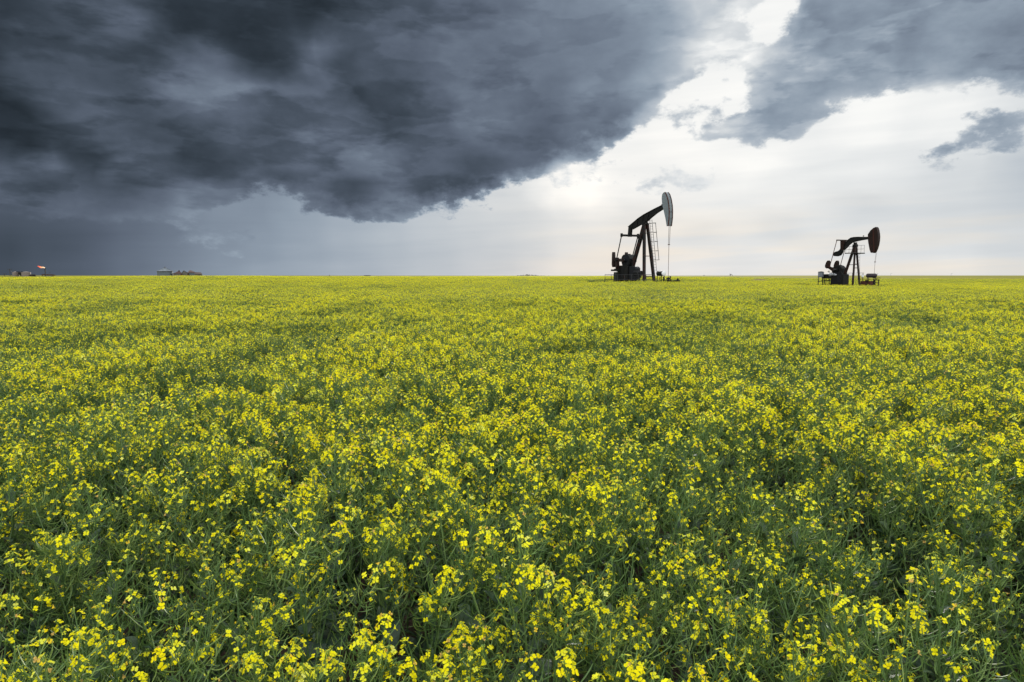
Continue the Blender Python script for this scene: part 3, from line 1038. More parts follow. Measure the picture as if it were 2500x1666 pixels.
# legs
for y in (-1, 1):
    m = MB(); m.bar((.10, .25 * y, J.z(592)), (.80, .93 * y, .12), .26, .28); m.bar((.62, .93 * y, .20), (1.02, .93 * y, .20), .42, .24)
    part(m, 'front_leg', P_LEG, root, .012)
m = MB(); m.bar((-.10, 0, J.z(595)), (-2.05, 0, J.z(1330)), .34, .36); m.bar((-.62, 0, J.z(800)), (-.62, 0, J.z(760)), .4, .42)
part(m, 'rear_leg', P_LEG, root, .012)
for v, w in ((720, .06), (1052, .07), (1350, .10)):
    f = (v - 592) / (1460 - 592.)
    xx, yy = .10 + .70 * f, .25 + .68 * f
    m = MB(); m.bar((xx, -yy, J.z(v)), (xx, yy, J.z(v)), w, w, side=Vector((1, 0, 0)))
    part(m, 'cross_brace', P_RED if v == 1052 else P_LEG, root, label='rusty red cross brace' if v == 1052 else None)
m = MB(); m.box((0, 0, J.z(588)), (.62, .62, .16)); m.box((0, 0, J.z(566)), (.30, .50, .26))
m.tube([(0, -.36, J.z(572)), (0, .36, J.z(572))], .11, 12)
part(m, 'saddle_bearing', P_BLACK, root, .01)
# beam: web and two flanges
top = [(567, 600), (640, 548), (720, 492), (800, 449), (880, 417), (960, 386), (1070, 348)]
bot = [(1085, 396), (980, 450), (900, 505), (850, 548), (780, 575), (700, 612), (632, 642), (572, 648)]
T_, B_ = [J.xz(*p) for p in top], [J.xz(*p) for p in bot]
m = MB(); m.prism(T_ + B_, -.055, .055)
beam = part(m, 'walking_beam', P_BLACK, root)
for chain in (T_, B_):
    m = MB()
    for a_, b_ in zip(chain, chain[1:]):
        m.bar((a_[0], 0, a_[1]), (b_[0], 0, b_[1]), .30, .045)
    part(m, 'flange', P_BLACK, beam)
m = MB()
for f in (.2, .42, .6, .8):
    i = int(f * 6)
    a_, b_ = T_[i], B_[-1 - i]
    m.bar((a_[0], 0, a_[1] - .03), (b_[0], 0, b_[1] + .03), .26, .03)
part(m, 'stiffener', P_BLACK, beam)
# tail bracket, equaliser
ex, ez = J.xz(588, 732)
m = MB()
tx, tz = J.xz(597, 610)
for y in (-.14, .14):
    m.bar((tx, y, tz), (ex, y, ez), .10, .36)
m.bar((tx, 0, tz - .1), (ex, 0, ez + .25), .22, .24)
m.tube([(ex, -.26, ez), (ex, .26, ez)], .15, 12)
part(m, 'tail_bracket', P_BLACK, root, .01)
m = MB(); m.bar((ex, -1.42, ez), (ex, 1.42, ez), .26, .22, side=Vector((1, 0, 0)))
eq = part(m, 'equalizer_bar', P_BLACK, root, .01)
for y in (-1, 1):
    m = MB(); m.box((ex, 1.42 * y, ez + .02), (.24, .16, .40)); m.tube([(ex, 1.30 * y, ez), (ex, 1.54 * y, ez)], .09, 10)
    part(m, 'clevis', P_BLACK, eq, .008)
px0, pz0 = -3.05, J.z(1098)
for y in (-1, 1):
    m = MB(); m.tube([(ex, 1.42 * y, ez), (px0, 1.32 * y, pz0)], .062, 10)
    m.tube([(px0, 1.18 * y, pz0), (px0, 1.46 * y, pz0)], .14, 12)
    part(m, 'pitman_arm', P_BLACK, root)
# gear reducer
gx, gz_ = -2.43, J.z(1100)
m = MB()
prof = [(-.42, -.62), (.62, -.62), (.70, -.30), (.72, .15), (.52, .48), (.34, .62), (-.30, .62), (-.52, .42), (-.62, .10), (-.55, -.30)]
m.prism([(gx + a_, gz_ + b_) for a_, b_ in prof], -.52, .52)
gb = part(m, 'gear_box', P_BLACK, root, .03)
m = MB(); m.prism([(gx + a_ * .86, gz_ + b_ * .86) for a_, b_ in prof], -.57, -.523); m.tube([(gx, -.70, gz_), (gx, -.572, gz_)], .30, 16); m.box((gx + .12, -.1, gz_ + .66), (.4, .4, .07))
part(m, 'cover_plate', P_BLUEG, gb, .01)
m = MB(); m.tube([(gx, -1.25, gz_), (gx, 1.25, gz_)], .15, 14)
part(m, 'crank_shaft', P_STEEL, gb)
# cranks with counterweights
for y in (-1, 1):
    yc = 1.12 * y
    m = MB(); m.prism([(gx + .26, gz_ - .20), (gx + .28, gz_ + .18), (gx - .3, gz_ + .16), (gx - 1.30, gz_ + .09), (gx - 1.30, gz_ - .07), (gx - .3, gz_ - .18)], yc - .10, yc + .10)
    cr_ = part(m, 'crank', P_BROWN, root, .01)
    for (xa, xb, za, zb_) in ((-1.36, -1.16, -.78, .95), (-.80, -.55, -1.0, .30)):
        m = MB(); m.prism([(gx + xa, gz_ + zb_ * .75), (gx + xa + .05, gz_ + zb_), (gx + xb - .04, gz_ + zb_), (gx + xb, gz_ + zb_ * .7), (gx + xb + .06, gz_ + za * .7), (gx + xb, gz_ + za), (gx + xa + .08, gz_ + za), (gx + xa - .02, gz_ + za * .6)], yc - .22, yc + .22)
        part(m, 'counterweight', P_BROWN, cr_, .02)
# pedestal, belt guard, engine
m = MB(); m.prism([(gx - 1.02, .22), (gx + .60, .22), (gx + .60, J.z(1195)), (gx + .3, J.z(1180)), (gx - .78, J.z(1180)), (gx - .92, J.z(1215)), (gx - 1.02, J.z(1225))], -.74, .70)
ped = part(m, 'gear_base', P_BLACK, root, .02)
for yy in (-.762,):
    for i in range(3):
        m = MB(); m.box((gx - .74 + .50 * i, yy, J.z(1290)), (.46, .03, 1.15)); part(m, 'side_panel', P_BLACK, ped, .01)
m = MB(); m.prism([(gx + .62, .25), (gx + 1.62, .25), (gx + 1.62, J.z(1225)), (gx + 1.40, J.z(1200)), (gx + .95, J.z(1192)), (gx + .62, J.z(1196))], -.50, .30)
part(m, 'belt_guard', P_BLUEG, root, .03)
m = MB(); m.lathe((-1.0, -.55, J.z(1300)), (.12, -.55, J.z(1300)), [(0, .20), (.02, .27), (.55, .27), (.57, .23), (.66, .23), (.68, .28), (.95, .28), (1, .24)], 18)
m.box((-.5, -.55, J.z(1352)), (.9, .4, .2))
smooth_m = part(m, 'motor', P_BLACK, root, .008)
for xx in (-.30, -.22, -.14):
    m = MB(); m.lathe((xx, -.55, J.z(1300)), (xx + .03, -.55, J.z(1300)), [(0, .30), (1, .30)], 18); part(m, 'cooling_fin', P_STEEL, smooth_m)
m = MB(); pA, pB = J.P(318, 1252, -.9), J.P(440, 1252, -.9)
m.box(((pA.x + pB.x) / 2, -.7, pA.z), (pB.x - pA.x, .9, .20)); m.box(((pA.x + pB.x) / 2 + .18, -.7, pA.z + .14), (pB.x - pA.x - .5, .7, .10))
m.bar((pB.x - .2, -.7, pA.z), (pB.x - .2, -.7, .2), .12, .12)
part(m, 'work_step', P_BLACK, root, .01)
for y in (-.62, .62):
    m = MB()
    for z_, w_ in ((.26, .30), (.05, .30)):
        m.bar((-4.5, y, z_), (2.4, y, z_), w_, .05)
    m.bar((-4.5, y, .155), (2.4, y, .155), .05, .17)
    part(m, 'skid_beam', P_BLACK, root)
for xx in (-4.3, -3.0, -1.2, .4, 1.9):
    m = MB(); m.bar((xx, -.6, .155), (xx, .6, .155), .14, .14, side=Vector((1, 0, 0))); part(m, 'skid_crossmember', P_BLACK, root)
# horsehead
def head_outline():
    front = [(1100, 186), (1122, 220), (1143, 290), (1157, 370), (1163, 450), (1163, 540), (1158, 600), (1152, 655)]
    back = [(1138, 655), (1122, 560), (1102, 470), (1082, 390), (1070, 330), (1064, 262), (1068, 215), (1082, 190)]
    return [J.xz(*p) for p in front], [J.xz(*p) for p in back]
fr, bk = head_outline()
m = MB()
m.prism(fr + bk, -.29, -.25); m.prism(fr + bk, .25, .29)
head = part(m, 'horsehead', P_GREY, root)
m = MB()
for a_, b_ in zip(fr, fr[1:]):
    m.bar((a_[0], 0, a_[1]), (b_[0], 0, b_[1]), .50, .04)
part(m, 'face_plate', P_GREY, head)
for y in (-.28, .27):
    m = MB()
    for a_, b_ in zip(fr, fr[1:]):
        m.bar((a_[0] + .035, y, a_[1]), (b_[0] + .035, y, b_[1]), .07, .09)
    part(m, 'edge_rib', P_RED, head, label='red-brown rib down the curved face')
m = MB()
for i in (1, 3, 5):
    a_, b_ = fr[i], bk[-1 - i]
    m.bar((a_[0] - .02, 0, a_[1]), (b_[0] + .02, 0, b_[1]), .48, .05)
hx, hz = J.xz(1072, 372)
m.box((hx + .02, 0, hz), (.30, .48, .50))
part(m, 'head_frame', P_BLACK, head)
# cables, carrier bar, polished rod
wx = J.xz(1150, 700)[0]
for y in (-.10, .10):
    m = MB(); m.tube([(fr[4][0] + .02, y, fr[4][1]), (fr[-1][0] + .02, y, fr[-1][1]), (wx, y * .9, J.z(905))], .022, 5)
    part(m, 'bridle_cable', P_WIRE, root)
m = MB(); m.box((wx, 0, J.z(908)), (.07, .30, .07)); part(m, 'carrier_bar', P_WIRE, root)
m = MB(); m.tube([(wx, 0, J.z(908)), (wx, 0, J.z(1352))], .022, 6); part(m, 'polished_rod', P_WIRE, root)
# ladder with cage
def lad(f, y):
    return Vector((.42 + .80 * f, y, J.z(525) + (J.z(1275) - J.z(525)) * f))
m = MB()
for y in (.24, .64):
    m.tube([lad(0, y), lad(1, y)], .022, 5)
lr = part(m, 'ladder', P_STEEL, root)
for i in range(19):
    f = (i + .5) / 19
    m = MB(); m.tube([lad(f, .24), lad(f, .64)], .014, 5); part(m, 'rung', P_STEEL, lr)
hoops = [.075, .253, .427, .607, .78]
for f in hoops:
    m = MB(); q = []
    for k in range(11):
        a_ = math.pi * k / 10
        q.append(lad(f, .44) + Vector((.62 * math.sin(a_), .34 * -math.cos(a_), 0)))
    m.tube(q, .020, 5)
    part(m, 'cage_hoop', P_STEEL, root)
for k in (2, 5, 8):
    a_ = math.pi * k / 10
    o_ = Vector((.62 * math.sin(a_), .34 * -math.cos(a_), 0))
    m = MB(); m.tube([lad(hoops[0], .44) + o_, lad(hoops[-1], .44) + o_], .016, 5); part(m, 'cage_strap', P_STEEL, root)
m = MB()
for f in (.075, .42, .8):
    a_ = lad(f, .44); m.tube([a_, (a_.x - .38, .30, a_.z)], .018, 5)
part(m, 'ladder_bracket', P_STEEL, root)
RL = root
def on_jack(rt, p):
    return rt.matrix_basis @ Vector(p)
def mw(rt):
    return Matrix.Translation(rt.location) @ Matrix.Rotation(rt.rotation_euler.z, 4, 'Z') @ Matrix.Diagonal((*rt.scale, 1))

def thing(name, label, cat, rt, p, rz=0.0, group=None):
    w = mw(rt) @ Vector(p)
    e = empty(name, w, rt.rotation_euler.z + rz)
    e.scale = rt.scale if cat == 'fence' else ((rt.scale[0], 1, 1) if cat in ('tank', 'box') else (1, 1, 1))
    tag(e, label, cat, group)
    return e

# small tank in front of the post
e = thing('tank', 'small dark horizontal tank with a round white end, by the tall pumpjack ladder', 'tank', RL, (1.45, .50, 0))
zt = J.z(1303)
m = MB(); m.lathe((0, 0, zt), (.88, 0, zt), [(0, .12), (.04, .22), (.10, .265), (.92, .265)], 22); smooth(part(m, 'shell', P_GREEN, e))
m = MB(); m.lathe((.82, 0, zt), (.93, 0, zt), [(0, .268), (.4, .268), (.7, .24), (1, .10)], 22); part(m, 'end_cap', P_WHITE, e, label='round white end of the tank')
m = MB(); m.lathe((.70, 0, zt), (.76, 0, zt), [(0, .275), (1, .275)], 22); m.lathe((.16, 0, zt), (.20, 0, zt), [(0, .272), (1, .272)], 22); part(m, 'band', P_BLACK, e)
for xx in (.15, .72):
    m = MB(); m.bar((xx, -.18, zt - .15), (xx, -.18, 0), .05, .05); m.bar((xx, .18, zt - .15), (xx, .18, 0), .05, .05); m.bar((xx, -.2, zt - .24), (xx, .2, zt - .24), .05, .05, side=Vector((1, 0, 0))); part(m, 'stand', P_BLACK, e)
# wellhead
e = thing('wellhead', 'black wellhead with valves under the rod of the tall black pumpjack', 'wellhead', RL, (wx, 0, 0))
m = MB(); zz = J.z(1350)
m.lathe((0, 0, 0), (0, 0, zz), [(0, .14), (.3, .14), (.31, .2), (.36, .2), (.37, .11), (.7, .11), (.71, .16), (.78, .16), (.8, .09), (.95, .07), (1, .04)], 14)
part(m, 'casing', P_BLACK, e)
for s_ in (-1, 1):
    m = MB(); m.tube([(0, 0, zz * .62), (0, .55 * s_, zz * .62), (0, .62 * s_, zz * .62)], [.05, .05, .09], 8); m.lathe((0, .35 * s_, zz * .62), (0, .35 * s_, zz * .62 + .26), [(0, .03), (.8, .03), (.82, .12), (1, .12)], 10); part(m, 'valve', P_BLACK, e)
m = MB(); m.box((0, 0, zz * .88), (.16, .34, .16)); part(m, 'stuffing_box', P_BLACK, e, .01)
for (u_, h_, lab) in ((1085, 1358, 'short dark pipe post left of the wellhead of the tall black pumpjack'), (1175, 1352, 'short dark pipe post right of the wellhead of the tall black pumpjack')):
    x_ = J.xz(u_, 1400, -.4)[0]
    e = thing('pipe_post', lab, 'post', RL, (x_, -.4, 0)); z1 = J.z(h_)
    m = MB(); m.tube([(0, 0, 0), (0, 0, z1)], .05, 8); part(m, 'post_pipe', P_BLACK, e)
    m = MB(); m.lathe((0, 0, z1 - .04), (0, 0, z1 + .08), [(0, .08), (.7, .08), (1, .03)], 8); part(m, 'cap', P_BLACK, e)
x_ = J.xz(1262, 1400, -.2)[0]
e = thing('valve_box', 'low dark valve box in the crop to the right of the tall black pumpjack', 'box', RL, (x_, -.2, 0))
m = MB(); m.box((0, 0, .55), (.5, .4, 1.1)); part(m, 'body', P_BLACK, e, .03)
m = MB(); m.lathe((.1, 0, 1.1), (.1, 0, 1.30), [(0, .10), (.4, .10), (1, .05)], 10); m.tube([(-.7, 0, 1.02), (-.2, 0, 1.02)], .05, 8); part(m, 'vent', P_BLACK, e)
# drum to the left of the gear base
pD = J.P(380, 1400, -1.3)
e = thing('fuel_drum', 'upright dark green drum under the step at the left of the tall black pumpjack', 'drum', RL, (pD.x, -1.3, 0))
zt = J.z(1280)
m = MB(); m.lathe((0, 0, .1), (0, 0, zt), [(0, .25), (.33, .25), (.34, .265), (.36, .25), (.66, .25), (.67, .265), (.69, .25), (.94, .25), (1, .19)], 18); part(m, 'shell', P_GREEN, e)
m = MB(); m.box((0, 0, .05), (.6, .6, .1)); part(m, 'pad', P_BLACK, e)
m = MB(); m.tube([(.12, 0, zt - .02), (.12, 0, zt + .10), (.34, 0, zt + .10), (.5, 0, zt - .3)], .03, 6); part(m, 'pipe', P_BLACK, e)
# guard fence in front
fy = -1.95
p0 = J.P(207, 1400, fy); p1 = J.P(948, 1400, fy)
e = thing('guard_fence', 'low steel pipe fence with mesh in front of the tall black pumpjack', 'fence', RL, (0, 0, 0))
rt_z, rb_z = J.z(1320), J.z(1408)
n = 8
for i in range(n):
    xx = p0.x + (p1.x - p0.x) * i / (n - 1)
    m = MB(); m.tube([(xx, fy, 0), (xx, fy, rt_z)], .024, 5); part(m, 'fence_post', P_STEEL, e)
for z_ in (rt_z, J.z(1392)):
    m = MB(); m.tube([(p0.x, fy, z_), (p1.x, fy, z_)], .026, 5); part(m, 'rail', P_STEEL, e)
m = MB()
for i in range(70):
    xx = p0.x + (p1.x - p0.x) * (i + .5) / 70
    m.tube([(xx, fy, J.z(1392)), (xx, fy, rt_z)], .005, 3)
o = part(m, 'wire_infill', P_STEEL, e); o['kind'] = 'stuff'

# ------------------------------------------------------------------ small red-brown pumpjack
K = Jack(1030, 560, .00503, R(35), 6.0, 1400)
bp_ = at(1970 + 1030 / 8.71, 530 + 560 / 8.71, 73.0)
gz_r = float(ground_z(bp_.x, 73.0))
K.H = bp_.z - gz_r
A_R = math.atan2(bp_.x, 73.0)
root = empty('pumpjack', (bp_.x, 73.0, gz_r), -R(45) - A_R)
root.scale = (math.cos(R(35)) / math.cos(R(45)) * math.cos(A_R), math.sin(R(35)) / math.sin(R(45)) * math.cos(A_R), 1)
tag(root, 'smaller red-brown pumpjack with a level beam, broad brown horsehead and tail weight', 'pumpjack', 'pumpjacks working in the crop')
RR = root
for y in (-1, 1):
    m = MB(); m.bar((.06, .10 * y, K.z(625)), (.45, .75 * y, .10), .17, .17); part(m, 'front_leg', P_BROWN, root, .008)
m = MB(); m.bar((-.05, 0, K.z(612)), (-1.35, 0, K.z(1300)), .22, .24); part(m, 'rear_leg', P_BROWN, root, .008)
for v, w in ((800, .06), (1000, .10), (1078, .07)):
    f = (v - 625) / ((K.H - .10) / K.k + 560 - 625.)
    m = MB(); m.bar((.06 + .39 * f, -(.10 + .65 * f), K.z(v)), (.06 + .39 * f, .10 + .65 * f, K.z(v)), w, w, side=Vector((1, 0, 0))); part(m, 'cross_brace', P_BROWN, root)
m = MB(); f = (1010 - 612) / 688.; m.bar((-.05 - 1.30 * f, 0, K.z(1010)), (.26, -.40, K.z(1010)), .05, .06); part(m, 'side_brace', P_BROWN, root)
m = MB(); m.box((0, 0, K.z(600)), (.42, .46, .16)); m.box((0, 0, K.z(568)), (.26, .34, .26)); m.prism([(-.30, K.z(640)), (.24, K.z(640)), (.18, K.z(590)), (-.22, K.z(590))], -.16, .16)
part(m, 'saddle_bearing', P_BLACK, root, .01)
top = [(1310, 447), (1180, 440), (1100, 432), (1000, 430), (935, 440), (890, 468), (850, 512), (812, 570), (775, 620)]
bot = [(790, 688), (850, 650), (900, 590), (958, 545), (1000, 532), (1080, 516), (1180, 502), (1310, 488)]
T_, B_ = [K.xz(*p) for p in top], [K.xz(*p) for p in bot]
m = MB(); m.prism(T_ + B_, -.05, .05); beam = part(m, 'walking_beam', P_BLACK, root)
for chain in (T_, B_):
    m = MB()
    for a_, b_ in zip(chain, chain[1:]): m.bar((a_[0], 0, a_[1]), (b_[0], 0, b_[1]), .22, .035)
    part(m, 'flange', P_BLACK, beam)
m = MB(); m.bar((T_[1][0], .06, T_[1][1] + .08), (T_[1][0] + .12, -.02, T_[1][1] + .12), .1, .08); part(m, 'grease_fitting', P_BLACK, beam)
# tail weight
wp = [(775, 640), (768, 720), (745, 770), (715, 805), (655, 822), (592, 815), (562, 790), (572, 742), (630, 718), (680, 708), (715, 680), (735, 640)]
m = MB(); m.prism([K.xz(*p) for p in wp], -.20, .20); part(m, 'tail_weight', P_BLACK, root, .03)
# yoke, equaliser, pitmans
ex, ez = K.xz(742, 480)
m = MB()
for y in (-.16, .16):
    m.prism([K.xz(725, 492), K.xz(812, 492), K.xz(800, 690), K.xz(735, 690)], y - .05, y + .05)
part(m, 'yoke', P_BROWN, root)
m = MB(); m.bar((ex, -1.02, ez), (ex, 1.02, ez), .14, .12, side=Vector((1, 0, 0))); part(m, 'equalizer_bar', P_BROWN, root, .008)
px0, pz0 = -2.6, K.z(1050)
for y in (-1, 1):
    m = MB(); m.tube([(ex, .98 * y, ez), (px0, .98 * y, pz0)], .040, 8); m.tube([(px0, .88 * y, pz0), (px0, 1.08 * y, pz0)], .09, 12); part(m, 'pitman_arm', P_RED, root)
gx, gz_ = -2.0, K.z(1108)
prof = [(-.72, -.36), (.66, -.36), (.68, .10), (.55, .28), (.38, .40), (.16, .46), (-.12, .42), (-.34, .32), (-.60, .26), (-.74, .16)]
m = MB(); m.prism([(gx + a_, gz_ + b_) for a_, b_ in prof], -.40, .40); gb = part(m, 'gear_box', P_BLACK, root, .03)
m = MB(); m.tube([(gx, -.55, gz_), (gx, -.402, gz_)], .26, 16); m.box((gx + .1, 0, gz_ + .48), (.3, .3, .05)); part(m, 'cover_plate', P_BLACK, gb)
m = MB(); m.tube([(gx, -1.0, gz_), (gx, 1.0, gz_)], .10, 12); part(m, 'crank_shaft', P_STEEL, gb)
for y in (-1, 1):
    yc = .82 * y
    dx_ = lambda u_, v_: K.xz(u_, v_, -.82)
    m = MB(); m.prism([dx_(590, 1075), dx_(600, 1130), dx_(560, 1145), dx_(430, 1060), dx_(445, 1030), dx_(560, 1060)], yc - .06, yc + .06); cr_ = part(m, 'crank', P_BROWN, root, .008)
    for s2 in (-1, 1):
        m = MB(); m.prism([dx_(474, 908), dx_(494, 935), dx_(498, 1010), dx_(480, 1068), dx_(440, 1085), dx_(402, 1060), dx_(400, 1015), dx_(424, 945), dx_(450, 912)], yc + s2 * .062, yc + s2 * .15); part(m, 'counterweight', P_BROWN, cr_, .012)
m = MB(); m.prism([(gx - .75, .2), (gx + .98, .2), (gx + .98, K.z(1215)), (gx + .78, K.z(1200)), (gx + .72, K.z(1165)), (gx - .42, K.z(1165)), (gx - .62, K.z(1210)), (gx - .75, K.z(1240))], -.52, .52)
ped = part(m, 'gear_base', P_BLACK, root, .02)
m = MB(); m.box((gx + .40, -.535, K.z(1300)), (.5, .03, .8)); part(m, 'side_panel', P_BLUEG, ped, .01)
m = MB(); m.lathe((-2.88, -.62, K.z(1215)), (-2.28, -.62, K.z(1215)), [(0, .08), (.06, .19), (.42, .21), (.5, .13), (.58, .15), (.85, .13), (1, .06)], 18)
smooth(part(m, 'muffler', P_GALV, root, label='pale galvanised muffler on the engine side'))
m = MB(); m.lathe((-2.22, -.62, K.z(1215)), (-1.86, -.62, K.z(1225)), [(0, .14), (.3, .15), (.35, .10), (.8, .10), (1, .03)], 14); part(m, 'air_filter', P_GALV, root)
# engine on the left
m = MB(); m.prism([(-4.1, K.z(1300)), (-2.8, K.z(1300)), (-2.8, K.z(1215)), (-3.2, K.z(1205)), (-3.85, K.z(1208)), (-4.05, K.z(1225)), (-4.12, K.z(1262))], -.42, .10); part(m, 'engine', P_BLACK, root, .03)
m = MB()
for xx in (-4.0, -3.5, -3.0):
    m.bar((xx, -.35, K.z(1295)), (xx, -.35, .2), .07, .07); m.bar((xx, .05, K.z(1295)), (xx, .05, .2), .07, .07)
m.bar((-4.2, -.35, K.z(1345)), (-2.7, -.35, K.z(1345)), .06, .08)
part(m, 'engine_stand', P_BLACK, root)
m = MB(); m.tube([(-3.05, -.5, K.z(1160)), (-3.25, -.5, K.z(1150))], .018, 5); m.tube([(-2.9, -.5, K.z(1165)), (-3.1, -.5, K.z(1164)), (-3.1, -.5, K.z(1120))], .03, 6); m.lathe((-3.02, -.5, K.z(1150)), (-3.02, -.5, K.z(1135)), [(0, .09), (1, .09)], 10); part(m, 'brake_lever', P_BLACK, root)
for y in (-.45, .45):
    m = MB(); m.bar((-4.6, y, .12), (1.8, y, .12), .18, .20); part(m, 'skid_beam', P_BLACK, root)
for xx in (-4.4, -3.0, -1.2, .3, 1.5):
    m = MB(); m.bar((xx, -.44, .12), (xx, .44, .12), .10, .10, side=Vector((1, 0, 0))); part(m, 'skid_crossmember', P_BLACK, root)
# head
fr = [(1440, 258), (1462, 275), (1482, 330), (1496, 400), (1503, 460), (1502, 540), (1492, 620), (1472, 700), (1448, 755), (1425, 778)]
bk = [(1372, 772), (1348, 715), (1330, 640), (1312, 560), (1300, 480), (1296, 395), (1345, 318), (1400, 272)]
fr, bk = [K.xz(*p) for p in fr], [K.xz(*p) for p in bk]
m = MB(); m.prism(fr + bk, -.17, -.13); m.prism(fr + bk, .13, .17); head = part(m, 'horsehead', P_BROWN, root)
m = MB()
for a_, b_ in zip(fr, fr[1:]): m.bar((a_[0], 0, a_[1]), (b_[0], 0, b_[1]), .42, .035)
part(m, 'face_plate', P_BROWN, head)
m = MB()
for a_, b_ in zip(bk, bk[1:]): m.bar((a_[0], 0, a_[1]), (b_[0], 0, b_[1]), .25, .03)
part(m, 'back_plate', P_BROWN, head)
m = MB(); a_, b_ = K.xz(1398, 282), K.xz(1440, 765); m.bar((a_[0], -.185, a_[1]), (b_[0], -.185, b_[1]), .03, .06); part(m, 'edge_rib', P_RED, head)
wx = K.xz(1466, 760)[0]; wz = K.xz(1430, 1200)
for y in (-.07, .07):
    m = MB(); m.tube([(fr[6][0] + .01, y, fr[6][1]), (wx + .01, y, K.z(750)), (wx - .10, y * .8, K.z(960))], .013, 5); part(m, 'bridle_cable', P_WIRE, root)
m = MB(); m.box((wx - .10, 0, K.z(962)), (.07, .22, .07)); part(m, 'carrier_bar', P_WIRE, root)
m = MB(); m.tube([(wx - .10, 0, K.z(962)), (wx - .14, 0, K.z(1340))], .015, 6); part(m, 'polished_rod', P_WIRE, root)
# work platform with rails
pz_ = K.z(764)
m = MB()
for k in range(7):
    m.box((-.42 + .14 * k, 0, pz_), (.11, 2.3, .04))
m.bar((-.5, -1.15, pz_ - .05), (.5, -1.15, pz_ - .05), .05, .06); m.bar((-.5, 1.15, pz_ - .05), (.5, 1.15, pz_ - .05), .05, .06)
plat = part(m, 'platform', P_STEEL, root)
for y, zt in ((-1.1, K.z(632)), (1.1, K.z(602))):
    m = MB()
    for xx in (-.42, 0, .42): m.tube([(xx, y, pz_), (xx, y, zt)], .016, 5)
    for z_ in (zt, (zt + pz_) / 2 + .02): m.tube([(-.42, y, z_), (.42, y, z_)], .016, 5)
    part(m, 'platform_rail', P_STEEL, plat)
m = MB()
for y in (.12, .42): m.tube([(.36, y, K.z(764)), (.52, y, .2)], .014, 5)
lr = part(m, 'ladder', P_STEEL, root)
for i in range(14):
    f = (i + .5) / 14
    m = MB(); z_ = K.z(764) * (1 - f) + .2 * f; m.tube([(.36 + .16 * f, .12, z_), (.36 + .16 * f, .42, z_)], .010, 4); part(m, 'rung', P_STEEL, lr)

# things beside it
pc = K.P(300, 1400, -.9)
e = thing('control_cabinet', 'grey control cabinet on four legs at the left of the small red-brown pumpjack', 'cabinet', RR, (pc.x, -.9, 0), R(35))
zt, zb_ = K.z(1163), K.z(1272)
m = MB(); m.box((0, 0, (zt + zb_) / 2), (.54, .40, zt - zb_)); part(m, 'body', paint('cabinet_grey', (.10, .115, .14), rust_at=.72), e, .02)
m = MB(); m.prism([(-.29, zt), (.29, zt), (.24, zt + .05), (.05, zt + .09), (-.24, zt + .05)], -.22, .22); part(m, 'roof', P_STEEL, e)
m = MB(); m.box((-.02, -.215, (zt + zb_) / 2 + .03), (.42, .03, .38)); m.box((-.12, -.235, zb_ + .12), (.14, .012, .08)); part(m, 'door', paint('cabinet_door_grey', (.14, .16, .19), rust_at=.74), e, .01)
for sx_ in (-1, 1):
    for sy_ in (-1, 1):
        m = MB(); m.bar((.24 * sx_, .17 * sy_, zb_), (.24 * sx_, .17 * sy_, 0), .04, .04); part(m, 'leg', P_BLACK, e)
m = MB(); m.bar((-.26, -.17, K.z(1372)), (.26, -.17, K.z(1372)), .04, .05); part(m, 'lower_rail', P_BLACK, e)
pt = K.P(1215, 1400, .55)
e = thing('chemical_canister', 'small white canister on a stand beside the right leg of the small red-brown pumpjack', 'canister', RR, (pt.x, .55, 0))
m = MB(); m.lathe((0, 0, K.z(1272)), (0, 0, K.z(1212)), [(0, .07), (.1, .105), (.85, .105), (1, .06)], 14); part(m, 'shell', P_WHITE, e)
m = MB(); m.lathe((0, 0, K.z(1211)), (0, 0, K.z(1200)), [(0, .09), (.6, .10), (1, .04)], 12); part(m, 'cap', P_BLACK, e)
m = MB(); m.tube([(0, 0, 0), (0, 0, K.z(1272))], .03, 6); m.box((0, 0, K.z(1274)), (.2, .2, .02)); part(m, 'stand', P_BLACK, e)
pt = K.P(1284, 1240, -.3)
e = thing('tank', 'dark purple-grey horizontal tank with domed ends under the rod of the small red-brown pumpjack', 'tank', RR, (pt.x, -.3, 0), R(20))
Lt = 200 * .00503 / math.cos(R(15)); zt = K.z(1238)
m = MB(); m.lathe((0, 0, zt), (Lt, 0, zt), [(0, .05), (.02, .12), (.08, .19), (.16, .215), (.84, .215), (.92, .19), (.98, .12), (1, .05)], 22); smooth(part(m, 'shell', paint('tank_dark', (.028, .022, .030), rust_at=.7), e))
for xx in (.2, Lt - .2):
    m = MB(); m.bar((xx, -.15, zt - .12), (xx, -.15, 0), .05, .05); m.bar((xx, .15, zt - .12), (xx, .15, 0), .05, .05); part(m, 'stand', P_BLACK, e)
m = MB(); m.tube([(Lt - .05, 0, zt), (Lt + .10, 0, zt + .22)], .015, 5); m.bar((Lt - .4, 0, zt - .24), (Lt + .35, 0, zt - .24), .05, .05); part(m, 'pipe', P_BLACK, e)
pt = K.P(1310, 1340, .1)
e = thing('skid_box', 'low red-brown steel box in the crop under the dark domed tank', 'box', RR, (pt.x, .1, 0))
m = MB(); m.box((0, 0, K.z(1385) / 2 + .1), (1.15, .5, K.z(1310) - .2)); m.box((0, 0, K.z(1312)), (1.22, .56, .05)); part(m, 'body', P_RED, e, .015)
m = MB(); m.box((.2, -.262, K.z(1345)), (.4, .02, .14)); part(m, 'hatch', P_BROWN, e)
